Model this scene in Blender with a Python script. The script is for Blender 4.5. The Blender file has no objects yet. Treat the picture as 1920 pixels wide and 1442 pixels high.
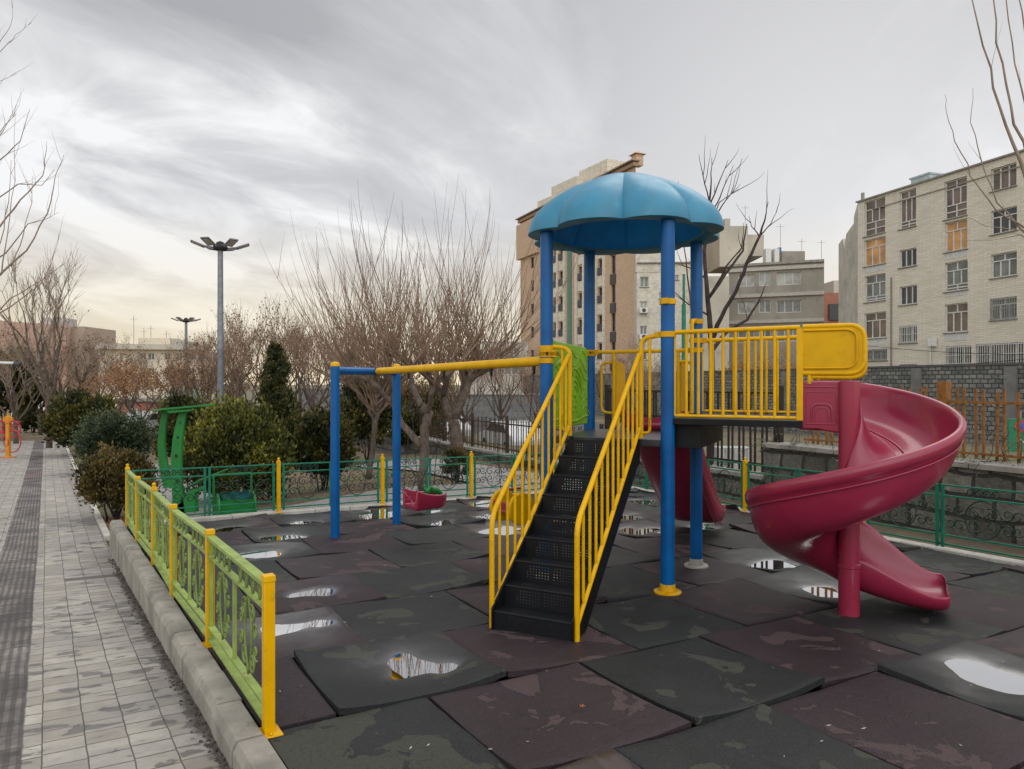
import bpy, bmesh, math, random
from mathutils import Vector, Matrix, noise
R = math.radians
SC = bpy.context.scene
rng = random.Random(11)

# ------------------------------------------------------------------ camera
F, HZ, CH = 1337.0, 717.0, 1.65          # focal length in photo pixels, eye level row, eye height
cam_d = bpy.data.cameras.new('camera'); cam = bpy.data.objects.new('camera', cam_d)
SC.collection.objects.link(cam); SC.camera = cam
cam.location = (0, 0, CH)
cam.rotation_euler = (R(90) + math.atan((HZ-721)/F), 0, 0)
cam_d.sensor_width = 36; cam_d.lens = F/1920*36
cam_d.clip_start = .05; cam_d.clip_end = 2000
SC.render.resolution_x = 1024; SC.render.resolution_y = 769

# ------------------------------------------------------------------ sky
world = bpy.data.worlds.new('World'); SC.world = world; world.use_nodes = True
def build_sky():
    nt = world.node_tree; N = nt.nodes; L = nt.links; N.clear()
    out = N.new('ShaderNodeOutputWorld'); bg = N.new('ShaderNodeBackground'); L.new(bg.outputs[0], out.inputs[0])
    sky = N.new('ShaderNodeTexSky'); sky.sky_type = 'NISHITA'; sky.sun_disc = False
    sky.sun_elevation = R(52); sky.sun_rotation = R(30)
    tc = N.new('ShaderNodeTexCoord')
    sep = N.new('ShaderNodeSeparateXYZ'); L.new(tc.outputs['Generated'], sep.inputs[0])
    def M(op, a, b=None, c=None, clamp=False):
        n = N.new('ShaderNodeMath'); n.operation = op; n.use_clamp = clamp
        for i, v in enumerate((a, b, c)):
            if v is None: continue
            if isinstance(v, (int, float)): n.inputs[i].default_value = v
            else: L.new(v, n.inputs[i])
        return n.outputs[0]
    x, y, z = sep.outputs
    zz = M('ADD', M('MAXIMUM', z, 0.0), .20)
    u = M('DIVIDE', x, zz); v = M('DIVIDE', y, zz)
    # bands of cloud run from upper left to lower right: rotate and stretch the cloud plane
    ca, sa = math.cos(R(-63)), math.sin(R(-63))
    u2 = M('ADD', M('MULTIPLY', u, ca), M('MULTIPLY', v, -sa))
    v2 = M('ADD', M('MULTIPLY', u, sa), M('MULTIPLY', v, ca))
    cmb = N.new('ShaderNodeCombineXYZ'); L.new(M('MULTIPLY', u2, .62), cmb.inputs[0]); L.new(v2, cmb.inputs[1]); cmb.inputs[2].default_value = 26.61
    n1 = N.new('ShaderNodeTexNoise'); n1.inputs['Scale'].default_value = .60; n1.inputs['Detail'].default_value = 8; n1.inputs['Roughness'].default_value = .52; n1.inputs['Distortion'].default_value = .25
    L.new(cmb.outputs[0], n1.inputs['Vector'])
    n2 = N.new('ShaderNodeTexNoise'); n2.inputs['Scale'].default_value = 2.3; n2.inputs['Detail'].default_value = 7; n2.inputs['Roughness'].default_value = .57; n2.inputs['Distortion'].default_value = .7
    L.new(cmb.outputs[0], n2.inputs['Vector'])
    f = M('ADD', M('MULTIPLY', n1.outputs[0], .62), M('MULTIPLY', n2.outputs[0], .38))
    cr = N.new('ShaderNodeValToRGB'); L.new(f, cr.inputs[0])
    e = cr.color_ramp.elements
    e[0].position = .41; e[0].color = (.43, .43, .45, 1)
    e[1].position = .585; e[1].color = (.98, .98, .985, 1)
    m = cr.color_ramp.elements.new(.51); m.color = (.635, .635, .652, 1)
    # brightness grows towards the hidden sun (ahead and right) and a cream band sits on the horizon
    sd = Vector((.42, .88, .13)).normalized()
    dot = M('ADD', M('ADD', M('MULTIPLY', x, sd.x), M('MULTIPLY', y, sd.y)), M('MULTIPLY', z, sd.z))
    glow = M('POWER', M('MAXIMUM', dot, 0.0), 8.0)
    mix1 = N.new('ShaderNodeMix'); mix1.data_type = 'RGBA'; L.new(M("MULTIPLY", glow, .7), mix1.inputs[0])
    L.new(cr.outputs[0], mix1.inputs[6]); mix1.inputs[7].default_value = (.97, .965, .97, 1)
    hz = M('POWER', M('SUBTRACT', 1.0, M('MINIMUM', M('MULTIPLY', M('ABSOLUTE', z), 4.6), 1.0)), 1.15)
    mix2 = N.new('ShaderNodeMix'); mix2.data_type = 'RGBA'; L.new(M('MULTIPLY', hz, 1.0, None, True), mix2.inputs[0])
    L.new(mix1.outputs[2], mix2.inputs[6]); mix2.inputs[7].default_value = (1.0, .865, .60, 1)
    # below the horizon a dull ground tone
    mix4 = N.new('ShaderNodeMix'); mix4.data_type = 'RGBA'
    L.new(M('MULTIPLY', M('SUBTRACT', 0.0, z), 12.0, None, True), mix4.inputs[0])
    L.new(mix2.outputs[2], mix4.inputs[6]); mix4.inputs[7].default_value = (.20, .19, .17, 1)
    skc = N.new('ShaderNodeVectorMath'); skc.operation = 'SCALE'; L.new(sky.outputs[0], skc.inputs[0]); skc.inputs['Scale'].default_value = .07
    mix3 = N.new('ShaderNodeMix'); mix3.data_type = 'RGBA'; mix3.inputs[0].default_value = .06
    L.new(mix4.outputs[2], mix3.inputs[6]); L.new(skc.outputs[0], mix3.inputs[7])
    # an overcast sky is brightest overhead; unseen fill brightness added behind the camera
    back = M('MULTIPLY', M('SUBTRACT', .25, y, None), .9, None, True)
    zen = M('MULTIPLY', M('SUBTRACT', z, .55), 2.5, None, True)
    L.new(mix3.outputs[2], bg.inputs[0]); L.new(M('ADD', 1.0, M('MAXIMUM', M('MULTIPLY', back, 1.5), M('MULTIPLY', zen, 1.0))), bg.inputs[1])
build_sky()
sun_d = bpy.data.lights.new('sun', 'SUN'); sun = bpy.data.objects.new('sun', sun_d); SC.collection.objects.link(sun)
sun_d.energy = .75; sun_d.angle = R(38); sun_d.color = (1, .95, .86)
sun.rotation_euler = Vector((.35, .60, .89)).to_track_quat('Z', 'Y').to_euler()
SC.view_settings.view_transform = 'Standard'; SC.view_settings.look = 'None'
SC.view_settings.exposure = 0.0; SC.view_settings.gamma = 1
SC.cycles.use_denoising = True
SC.cycles.max_bounces = 6; SC.cycles.diffuse_bounces = 3; SC.cycles.glossy_bounces = 4; SC.cycles.transparent_max_bounces = 12

# ------------------------------------------------------------------ photo geometry helpers
SL = .0331
def zg(Y): return -SL*(min(Y, 45)-3.6)                          # playground plane falls away from the camera
PP = [(-3, .404), (0, .167), (10, -.623), (23.5, -1.04), (37, -1.34), (60, -1.6), (400, -1.7)]
def zp(Y):                                                      # the path falls faster
    for (a, za), (b, zb) in zip(PP, PP[1:]):
        if Y <= b: return za + (zb-za)*(Y-a)/(b-a)
    return PP[-1][1]
def xk(Y): return -1.289 - .654*(Y-3.24)                        # outer edge of the kerb
def sstep(a, b, x):
    t = max(0, min(1, (x-a)/(b-a))); return t*t*(3-2*t)
def terr(X, Y):
    Yc = min(Y, 9.3)
    d = X - xk(Yc)
    if Y < 9.4: w = sstep(.3, .6, d)
    else: w = sstep(.3*max(0, 1-(Y-9.4)), .6+(Y-9.4)*1.1 if Y < 12 else 3.46, d)
    return zp(Y)*(1-w) + (zg(Y)-.06)*w - .012
def at(px, py, Y): return Vector(((px-960)/F*Y, Y, CH-(py-HZ)/F*Y))
def G(px, py, fn=None):                                         # ground point under a photo pixel
    fn = fn or zg
    lo, hi = 1.0, 200.0
    for _ in range(50):
        m = (lo+hi)/2
        if CH-(py-HZ)/F*m > fn(m): lo = m
        else: hi = m
    return Vector(((px-960)/F*lo, lo, fn(lo)))
V = Vector
UP = V((0, 0, 1))

# ------------------------------------------------------------------ mesh building
class MB:
    def __init__(s): s.v = []; s.f = []; s.mi = []; s.uv = None; s.cur = 0
    def add(s, vs, fs):
        o = len(s.v); s.v += [tuple(p) for p in vs]; s.f += [tuple(i+o for i in f) for f in fs]; s.mi += [s.cur]*len(fs); return s
    def box(s, c, size, ax=None, ay=None, az=None, taper=1.0):
        c = V(c); ax = V(ax or (1, 0, 0)).normalized(); az = V(az or (0, 0, 1)).normalized(); ay = V(ay).normalized() if ay else az.cross(ax).normalized()
        h = [x/2 for x in size]; vs = []
        for k in (-1, 1):
            t = taper if k > 0 else 1
            for j in (-1, 1):
                for i in (-1, 1): vs.append(c+ax*(h[0]*i*t)+ay*(h[1]*j*t)+az*(h[2]*k))
        return s.add(vs, [(0, 2, 3, 1), (4, 5, 7, 6), (0, 1, 5, 4), (2, 6, 7, 3), (0, 4, 6, 2), (1, 3, 7, 5)])
    def bar(s, a, b, w, h, up=UP):                                # rectangular bar from a to b
        a = V(a); b = V(b); d = (b-a); L = d.length; d.normalize()
        sd = d.cross(V(up)); 
        if sd.length < 1e-4: sd = d.cross(V((1, 0, 0)))
        sd.normalize(); u2 = sd.cross(d)
        return s.box((a+b)/2, (L, w, h), d, sd, u2)
    def tube(s, pts, r, n=8, cap=True, closed=False):
        pts = [V(p) for p in pts]; m = len(pts)
        rr = r if isinstance(r, (list, tuple)) else [r]*m
        vs = []; fs = []
        t0 = (pts[1]-pts[0]).normalized()
        ref = V((0, 0, 1)) if abs(t0.z) < .9 else V((1, 0, 0))
        nrm = t0.cross(ref).normalized()
        for i in range(m):
            if closed: t = (pts[(i+1) % m]-pts[i-1])
            else: t = pts[min(i+1, m-1)]-pts[max(i-1, 0)]
            if t.length < 1e-9: t = t0
            t.normalize()
            nrm = (nrm-t*nrm.dot(t))
            if nrm.length < 1e-6: nrm = t.cross(ref)
            nrm.normalize(); bn = t.cross(nrm)
            for k in range(n):
                a = 2*math.pi*k/n; vs.append(pts[i]+(nrm*math.cos(a)+bn*math.sin(a))*rr[i])
        for i in range(m if closed else m-1):
            j = (i+1) % m
            for k in range(n): fs.append((i*n+k, i*n+(k+1) % n, j*n+(k+1) % n, j*n+k))
        if cap and not closed:
            fs.append(tuple(range(n-1, -1, -1))); fs.append(tuple((m-1)*n+k for k in range(n)))
        return s.add(vs, fs)
    def lathe(s, c, prof, n=24, axis=UP):
        c = V(c); axis = V(axis).normalized(); a1 = axis.orthogonal().normalized(); a2 = axis.cross(a1); vs = []; fs = []
        for r, h in prof:
            for k in range(n):
                a = 2*math.pi*k/n; vs.append(c+axis*h+(a1*math.cos(a)+a2*math.sin(a))*r)
        for i in range(len(prof)-1):
            for k in range(n): fs.append((i*n+k, i*n+(k+1) % n, (i+1)*n+(k+1) % n, (i+1)*n+k))
        if prof[0][0] > 1e-4: fs.append(tuple(range(n-1, -1, -1)))
        if prof[-1][0] > 1e-4: fs.append(tuple((len(prof)-1)*n+k for k in range(n)))
        return s.add(vs, fs)
    def prism(s, poly, d):                                        # polygon (3D points) extruded by vector d
        n = len(poly); d = V(d); poly = [V(p) for p in poly]
        vs = poly+[p+d for p in poly]
        return s.add(vs, [tuple(range(n-1, -1, -1)), tuple(range(n, 2*n))]+[(i, (i+1) % n, n+(i+1) % n, n+i) for i in range(n)])
    def quad(s, a, b, c, d): return s.add([a, b, c, d], [(0, 1, 2, 3)])
    def build(s, name, mats, parent=None, smooth=False, bevel=0, off=None, fixn=False):
        me = bpy.data.meshes.new(name)
        if parent is not None and off is None: off = parent.get('_o', (0, 0, 0))
        off = V(off or (0, 0, 0))
        me.from_pydata([(p[0]-off.x, p[1]-off.y, p[2]-off.z) for p in s.v], [], s.f)
        if not isinstance(mats, (list, tuple)): mats = [mats]
        for m in mats: me.materials.append(m)
        if len(mats) > 1: me.polygons.foreach_set('material_index', s.mi)
        if s.uv:
            l = me.uv_layers.new(name='UVMap'); l.data.foreach_set('uv', [c for t in s.uv for c in t])
        if fixn:
            bm = bmesh.new(); bm.from_mesh(me); bmesh.ops.recalc_face_normals(bm, faces=bm.faces); bm.to_mesh(me); bm.free()
        if smooth:
            me.polygons.foreach_set('use_smooth', [True]*len(me.polygons))
            if smooth != 'all':
                try: me.set_sharp_from_angle(angle=R(smooth if smooth is not True else 38))
                except Exception: pass
        me.update()
        o = bpy.data.objects.new(name, me); SC.collection.objects.link(o)
        if parent is not None: o.parent = parent; o['_o'] = tuple(off)
        else: o.location = off; o['_o'] = tuple(off)
        if bevel:
            b = o.modifiers.new('bevel', 'BEVEL'); b.width = bevel; b.segments = 2; b.limit_method = 'ANGLE'; b.angle_limit = R(40)
        return o
def tag(o, label=None, cat=None, group=None, kind=None):
    if label: o['label'] = label
    if cat: o['category'] = cat
    if group: o['group'] = group
    if kind: o['kind'] = kind
    return o
def thing(name, label, cat, loc=(0, 0, 0), group=None):
    o = bpy.data.objects.new(name, None); SC.collection.objects.link(o); o.location = loc; o['_o'] = tuple(loc); o.empty_display_size = .2
    return tag(o, label, cat, group)
def copy_tree(o, parent=None):
    c = o.copy(); SC.collection.objects.link(c)
    if parent is not None: c.parent = parent
    for ch in list(o.children): copy_tree(ch, c)
    return c
def arc(c, a0, a1, r, ex, ez, n=8):
    return [V(c)+V(ex)*(r*math.cos(a0+(a1-a0)*i/n))+V(ez)*(r*math.sin(a0+(a1-a0)*i/n)) for i in range(n+1)]
def fillet(pts, rad, n=5):                                       # round the corners of a polyline
    pts = [V(p) for p in pts]; out = [pts[0]]
    for i in range(1, len(pts)-1):
        a, b, c = pts[i-1], pts[i], pts[i+1]
        r = min(rad, (a-b).length*.45, (c-b).length*.45)
        p = b+(a-b).normalized()*r; q = b+(c-b).normalized()*r
        for k in range(n+1):
            t = k/n; out.append(p*(1-t)**2+b*2*t*(1-t)+q*t*t)
    out.append(pts[-1]); return out

# ------------------------------------------------------------------ materials
def nodes(name):
    m = bpy.data.materials.new(name); m.use_nodes = True; nt = m.node_tree
    b = nt.nodes['Principled BSDF']; return m, nt, b
class NT:
    def __init__(s, nt): s.N = nt.nodes; s.L = nt.links
    def n(s, t, **kw):
        x = s.N.new(t)
        for k, v in kw.items(): setattr(x, k, v)
        return x
    def put(s, sock, v):
        if hasattr(v, 'is_linked') or hasattr(v, 'links'): s.L.new(v, sock)
        elif isinstance(v, (tuple, list)) and len(v) == 3 and sock.type == 'RGBA': sock.default_value = (*v, 1)
        else: sock.default_value = v
    def m(s, op, a, b=None, c=None, clamp=False):
        x = s.n('ShaderNodeMath', operation=op, use_clamp=clamp)
        for i, v in enumerate((a, b, c)):
            if v is not None: s.put(x.inputs[i], v)
        return x.outputs[0]
    def mix(s, f, a, b, bt='MIX'):
        x = s.n('ShaderNodeMix', data_type='RGBA', blend_type=bt); s.put(x.inputs[0], f); s.put(x.inputs[6], a); s.put(x.inputs[7], b); return x.outputs[2]
    def noise(s, vec, scale, detail=4, rough=.55, dist=0):
        x = s.n('ShaderNodeTexNoise'); 
        if vec is not None: s.L.new(vec, x.inputs['Vector'])
        x.inputs['Scale'].default_value = scale; x.inputs['Detail'].default_value = detail; x.inputs['Roughness'].default_value = rough; x.inputs['Distortion'].default_value = dist
        return x.outputs[0]
    def ramp(s, f, stops):
        x = s.n('ShaderNodeValToRGB'); s.L.new(f, x.inputs[0]); e = x.color_ramp.elements
        while len(e) < len(stops): e.new(.5)
        for i, (p, c) in enumerate(stops):
            e[i].position = p; e[i].color = (*c, 1) if len(c) == 3 else c
        return x.outputs[0]
    def step(s, f, a, b):
        x = s.n('ShaderNodeMapRange'); s.L.new(f, x.inputs[0]); x.inputs[1].default_value = a; x.inputs[2].default_value = b; return x.outputs[0]
    def pos(s): return s.n('ShaderNodeNewGeometry').outputs['Position']
    def obj(s): return s.n('ShaderNodeTexCoord').outputs['Object']
    def bump(s, h, strength=.3, dist=.01, nrm=None):
        x = s.n('ShaderNodeBump'); x.inputs['Strength'].default_value = strength; x.inputs['Distance'].default_value = dist; s.L.new(h, x.inputs['Height'])
        if nrm is not None: s.L.new(nrm, x.inputs['Normal'])
        return x.outputs[0]
    def dotv(s, vec, d):
        x = s.n('ShaderNodeVectorMath', operation='DOT_PRODUCT'); s.L.new(vec, x.inputs[0]); x.inputs[1].default_value = d; return x.outputs['Value']
    def comb(s, a, b, c=0.0):
        x = s.n('ShaderNodeCombineXYZ')
        for i, v in enumerate((a, b, c)): s.put(x.inputs[i], v)
        return x.outputs[0]
MATS = {}
def plain(name, col, rough=.5, metal=0, var=.12, scale=6, dirt=0, dirtcol=(.05, .04, .03), bump=0, bscale=60, coat=0, trans=0, spec=.4):
    if name in MATS: return MATS[name]
    m, nt, b = nodes(name); t = NT(nt); P = t.obj()
    n = t.noise(P, scale, 5, .6)
    dark = tuple(c*(1-var*2) for c in col); light = tuple(min(1, c*(1+var)) for c in col)
    c = t.mix(t.step(n, .3, .7), dark, light)
    if dirt:
        d = t.noise(P, scale*2.7, 6, .7)
        c = t.mix(t.m('MULTIPLY', t.step(d, .56, .66), dirt), c, dirtcol)
    t.put(b.inputs['Base Color'], c); b.inputs['Metallic'].default_value = metal
    t.put(b.inputs['Roughness'], t.m('ADD', t.m('MULTIPLY', t.noise(P, scale*3, 3), .25), rough-.12))
    if coat: b.inputs['Coat Weight'].default_value = coat; b.inputs['Coat Roughness'].default_value = .12
    if bump: t.put(b.inputs['Normal'], t.bump(t.noise(P, bscale, 3), bump, .004))
    b.inputs['Specular IOR Level'].default_value = spec
    MATS[name] = m; return m
YEL = plain('yellow_paint', (.70, .385, .0), .36, spec=.22, var=.07, scale=5, dirt=.35, dirtcol=(.25, .15, .01), bump=.12, bscale=45)
YPL = plain('yellow_plastic', (.66, .365, .0), .44, spec=.2, var=.08, scale=4, dirt=.25, dirtcol=(.3, .18, .02), bump=.2, bscale=130)
YCR = plain('yellow_strap', (.63, .34, .0), .4, spec=.22, var=.1, dirt=.4, dirtcol=(.2, .1, .01))
BLU = plain('blue_paint', (.0, .096, .31), .34, var=.14, scale=3, dirt=.3, dirtcol=(.01, .05, .16), bump=.1, bscale=30, spec=.28)
RED = plain('maroon_plastic', (.275, .018, .052), .30, coat=.35, var=.10, scale=2.2, dirt=.2, dirtcol=(.17, .02, .04), bump=.05, bscale=220)
TEAL = plain('sky_blue_plastic', (.038, .215, .345), .40, var=.10, scale=2.5, dirt=.25, dirtcol=(.12, .33, .42))
TEALD = plain('backlit_blue_plastic', (.0, .33, .95), .5, var=.12, scale=3)  # bright blue stands in for daylight coming through the translucent dome
LIME = plain('lime_plastic', (.23, .48, .02), .42, var=.09, scale=4, dirt=.3, dirtcol=(.15, .27, .03))
BLK = plain('black_rubber_coating', (.006, .007, .009), .45, spec=.22, var=.25, scale=9, bump=.25, bscale=200)
DECK = plain('deck_coating', (.035, .037, .042), .32, var=.3, scale=9, bump=.2, bscale=160)
GRN = plain('green_paint', (.006, .17, .10), .4, var=.15, scale=8, dirt=.3, dirtcol=(.02, .07, .05))
KGR = plain('bright_green_paint', (.006, .17, .025), .42, var=.14, scale=5, dirt=.3, dirtcol=(.01, .07, .02))
LGR = plain('light_green_paint', (.27, .37, .08), .45, var=.16, scale=7, dirt=.85, dirtcol=(.23, .17, .10), spec=.3)
IRON = plain('dark_iron', (.016, .017, .018), .6, var=.3)
RUST = plain('rusty_brown_paint', (.27, .112, .022), .6, var=.25, scale=14, dirt=.6, dirtcol=(.06, .03, .02))
GAL = plain('galvanised_steel', (.20, .22, .245), .5, metal=.4, var=.14, scale=7)
CHN = plain('chain_steel', (.05, .045, .042), .5, metal=.6)
def mat_rubber(name, base, dry):
    m, nt, b = nodes(name); t = NT(nt); P = t.pos()
    oi = t.n('ShaderNodeObjectInfo').outputs['Random']
    wet = t.n('ShaderNodeAttribute', attribute_name='wet').outputs['Fac']
    off = t.n('ShaderNodeVectorMath', operation='ADD'); t.L.new(P, off.inputs[0]); t.L.new(t.comb(t.m('MULTIPLY', oi, 40), t.m('MULTIPLY', oi, 23)), off.inputs[1]); Q = off.outputs[0]
    big = t.noise(Q, 1.7, 3, .5, .6)
    c = t.mix(t.step(big, .3, .7), tuple(x*.72 for x in base), tuple(x*1.25 for x in base))
    c = t.mix(t.m('MULTIPLY', oi, .35), c, (.035, .034, .034))
    # dried silt: sharp edged patches with a dark tide line
    s1 = t.noise(Q, 2.6, 5, .55, .8); s2 = t.noise(Q, 1.1, 2, .5)
    s = t.m('ADD', t.m('MULTIPLY', s1, .75), t.m('MULTIPLY', s2, .25))
    ed = t.step(s, .558, .563); c = t.mix(t.m('MULTIPLY', t.step(s, .540, .560), .6), c, tuple(x*.55 for x in base)); c = t.mix(t.m('MULTIPLY', ed, .8), c, dry)
    # water tide lines
    w = t.m('ABSOLUTE', t.m('SUBTRACT', t.noise(Q, 1.35, 4, .5, 1.8), .47))
    c = t.mix(t.m('MULTIPLY', t.step(w, .006, .001), .45), c, tuple(x*.4 for x in base))
    vo = t.n('ShaderNodeTexVoronoi'); t.L.new(P, vo.inputs['Vector']); vo.inputs['Scale'].default_value = 190
    g = t.noise(P, 260, 2, .6)
    c = t.mix(t.m('MULTIPLY', t.step(g, .58, .74), .42), c, (.085, .082, .085))
    c = t.mix(t.m('MULTIPLY', t.step(g, .42, .3), .5), c, (.008, .008, .009))
    g2 = t.noise(P, 105, 2, .7); c = t.mix(t.m('MULTIPLY', t.step(g2, .55, .72), .38), c, (.078, .075, .076)); c = t.mix(t.m('MULTIPLY', t.step(g2, .45, .30), .55), c, (.006, .006, .007))
    c = t.mix(t.m('MULTIPLY', t.step(t.noise(P, 34, 2, .5), .75, .765), .4), c, (.15, .14, .13))
    c = t.mix(t.m('MULTIPLY', wet, .8), c, (.012, .012, .013))
    t.put(b.inputs['Base Color'], c); b.inputs['Specular IOR Level'].default_value = .25
    r = t.m('ADD', .58, t.m('MULTIPLY', g, .22)); r = t.m('ADD', r, t.m('MULTIPLY', ed, .15))
    damp = t.m('MULTIPLY', t.step(t.noise(Q, .9, 3, .5), .35, .62), .16); r = t.m('SUBTRACT', r, damp)
    w2 = t.m('MINIMUM', t.m('MULTIPLY', wet, t.m('ADD', .75, t.m('MULTIPLY', t.noise(P, 30, 3), .5))), 1.0)
    r = t.mix(w2, t.comb(r, r, r), (.10, .10, .10)); 
    t.put(b.inputs['Roughness'], r)
    h = t.m('ADD', t.m('MULTIPLY', vo.outputs['Distance'], .7), t.m('ADD', g, g2))
    t.put(b.inputs['Coat Weight'], w2); b.inputs['Coat Roughness'].default_value = .28; b.inputs['Coat IOR'].default_value = 2.3
    bs = t.m('SUBTRACT', 1.0, t.m('MULTIPLY', wet, .93)); bmp = t.n('ShaderNodeBump'); bmp.inputs['Distance'].default_value = .004
    t.put(bmp.inputs['Strength'], t.m('MULTIPLY', bs, .42)); t.put(bmp.inputs['Height'], h); t.put(b.inputs['Normal'], bmp.outputs[0])
    return m
RUB_D = mat_rubber('grey_rubber', (.0155, .018, .018), (.058, .060, .047))
RUB_P = mat_rubber('plum_rubber', (.030, .0165, .0205), (.084, .055, .056))

def mat_water():
    m, nt, b = nodes('rain_water'); t = NT(nt)
    b.inputs['Base Color'].default_value = (.60, .60, .61, 1); b.inputs['Metallic'].default_value = 1.0; b.inputs['Roughness'].default_value = .012
    b.inputs['IOR'].default_value = 1.45; b.inputs['Specular IOR Level'].default_value = 1.0
    b.inputs['Coat Weight'].default_value = 0; b.inputs['Coat IOR'].default_value = 1.6
    P = t.pos(); t.put(b.inputs['Normal'], t.bump(t.noise(P, 6, 2), .02, .004)); return m
WATER = mat_water()

def mat_path():
    m, nt, b = nodes('concrete_pavers'); t = NT(nt)
    uv = t.n('ShaderNodeUVMap').outputs[0]; P = t.pos()
    sp = t.n('ShaderNodeSeparateXYZ'); t.L.new(uv, sp.inputs[0]); u, v, _ = sp.outputs
    wob = t.m('MULTIPLY', t.m('SUBTRACT', t.noise(P, 1.2, 3), .5), .022)
    wob2 = t.m('MULTIPLY', t.m('SUBTRACT', t.noise(P, 7, 2), .5), .012)
    uu = t.m('ADD', u, t.m('ADD', wob, wob2)); 
    cw, rh = .178, .157
    ci = t.m('FLOOR', t.m('DIVIDE', uu, cw))
    cf = t.m('FRACT', t.m('DIVIDE', uu, cw))
    vv = t.m('ADD', t.m('ADD', v, wob2), t.m('MULTIPLY', ci, .017))
    ri = t.m('FLOOR', t.m('DIVIDE', vv, rh)); rf = t.m('FRACT', t.m('DIVIDE', vv, rh))
    def line(fr, wd): return t.m('MAXIMUM', t.step(fr, wd, wd*.4), t.step(t.m('SUBTRACT', 1.0, fr), wd, wd*.4))
    lu = line(cf, .022); lv = line(rf, .05)
    wn = t.n('ShaderNodeTexWhiteNoise', noise_dimensions='2D'); t.L.new(t.comb(ci, ri), wn.inputs[0])
    base = t.ramp(wn.outputs[0], [(0, (.29, .265, .22)), (.5, (.385, .358, .305)), (1, (.47, .44, .38))])
    base = t.mix(t.step(t.noise(P, 2.1, 5, .6), .4, .75), base, (.27, .26, .245))
    base = t.mix(t.m('MULTIPLY', t.step(t.noise(P, 90, 3, .7), .55, .8), .35), base, (.17, .16, .14))
    base = t.mix(t.m('MULTIPLY', t.step(t.noise(P, 14, 6, .7), .40, .68), .35), base, (.20, .185, .16))
    # damp blots, longer across the path than along it
    q = t.comb(t.m('MULTIPLY', uu, 3.4), t.m('MULTIPLY', vv, 6.0), 0.0)
    bl = t.noise(q, 1.25, 3, .5, .3); q2 = t.noise(P, .55, 2)
    bm_ = t.m('ADD', bl, t.m('MULTIPLY', t.m('SUBTRACT', q2, .5), .35))
    base = t.mix(t.m('MULTIPLY', t.step(bm_, .60, .612), .75), base, (.075, .070, .068))
    base = t.mix(t.m('MULTIPLY', t.step(bm_, .50, .62), .30), base, (.15, .145, .135))
    joint = t.m('MAXIMUM', t.m('MULTIPLY', lu, .85), t.m('MULTIPLY', lv, t.m('ADD', .45, t.m('MULTIPLY', wn.outputs[0], .45))))
    # ribbed guiding strip
    strip = t.m('MULTIPLY', t.step(uu, .785, .795), t.step(uu, 1.195, 1.185))
    rib = t.m('ABSOLUTE', t.m('SUBTRACT', t.m('FRACT', t.m('DIVIDE', uu, .05)), .5)); ribm = t.step(rib, .2, .32)
    rf2 = t.m('FRACT', t.m('DIVIDE', v, .2)); lv2 = line(rf2, .035)
    sc = t.mix(t.step(t.noise(P, 1.3, 5, .65), .40, .60), (.085, .077, .073), (.25, .225, .205))
    sc = t.mix(t.m('MULTIPLY', t.step(t.noise(P, .33, 2), .55, .62), .8), sc, (.21, .135, .12))
    sc = t.mix(t.m('MULTIPLY', ribm, t.m('ADD', .25, t.m('MULTIPLY', t.noise(P, 4, 3), .7))), sc, (.045, .042, .040))
    sc = t.mix(t.m('MULTIPLY', t.step(t.noise(q, .8, 4, .6), .5, .62), .6), sc, (.050, .045, .045))
    sc = t.mix(t.m('MULTIPLY', lv2, .7), sc, (.03, .028, .026))
    col = t.mix(joint, base, (.045, .041, .036)); col = t.mix(strip, col, sc)
    # a smooth drain band crosses the path
    band = t.m('MULTIPLY', t.m('MULTIPLY', t.step(v, 7.96, 7.98), t.step(v, 8.16, 8.14)), t.step(u, 0.55, .53)); col = t.mix(band, col, (.13, .115, .11))
    # earth and crumbs in the gutter by the kerb
    gn = t.m('ADD', t.m('MULTIPLY', t.noise(P, 5.5, 5, .7), .22), -.085)
    gut = t.m('MULTIPLY', t.step(t.m('SUBTRACT', u, gn), .055, .02), t.step(v, 8.4, 8.1))
    gc = t.mix(t.step(t.noise(P, 70, 4, .7), .4, .65), (.045, .038, .031), (.13, .115, .095)); col = t.mix(gut, col, gc)
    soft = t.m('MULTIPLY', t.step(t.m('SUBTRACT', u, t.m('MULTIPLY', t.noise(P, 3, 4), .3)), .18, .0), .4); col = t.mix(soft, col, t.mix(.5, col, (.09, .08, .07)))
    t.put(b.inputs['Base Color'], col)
    t.put(b.inputs['Roughness'], t.m('SUBTRACT', .82, t.m('MULTIPLY', t.step(bm_, .60, .65), .42)))
    h = t.m('SUBTRACT', t.m('MULTIPLY', t.noise(P, 60, 4, .6), .25), t.m('MULTIPLY', t.m('MAXIMUM', t.m('MULTIPLY', strip, ribm), joint), 1.0))
    t.put(b.inputs['Normal'], t.bump(h, .6, .006)); return m
PAVE = mat_path()

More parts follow.
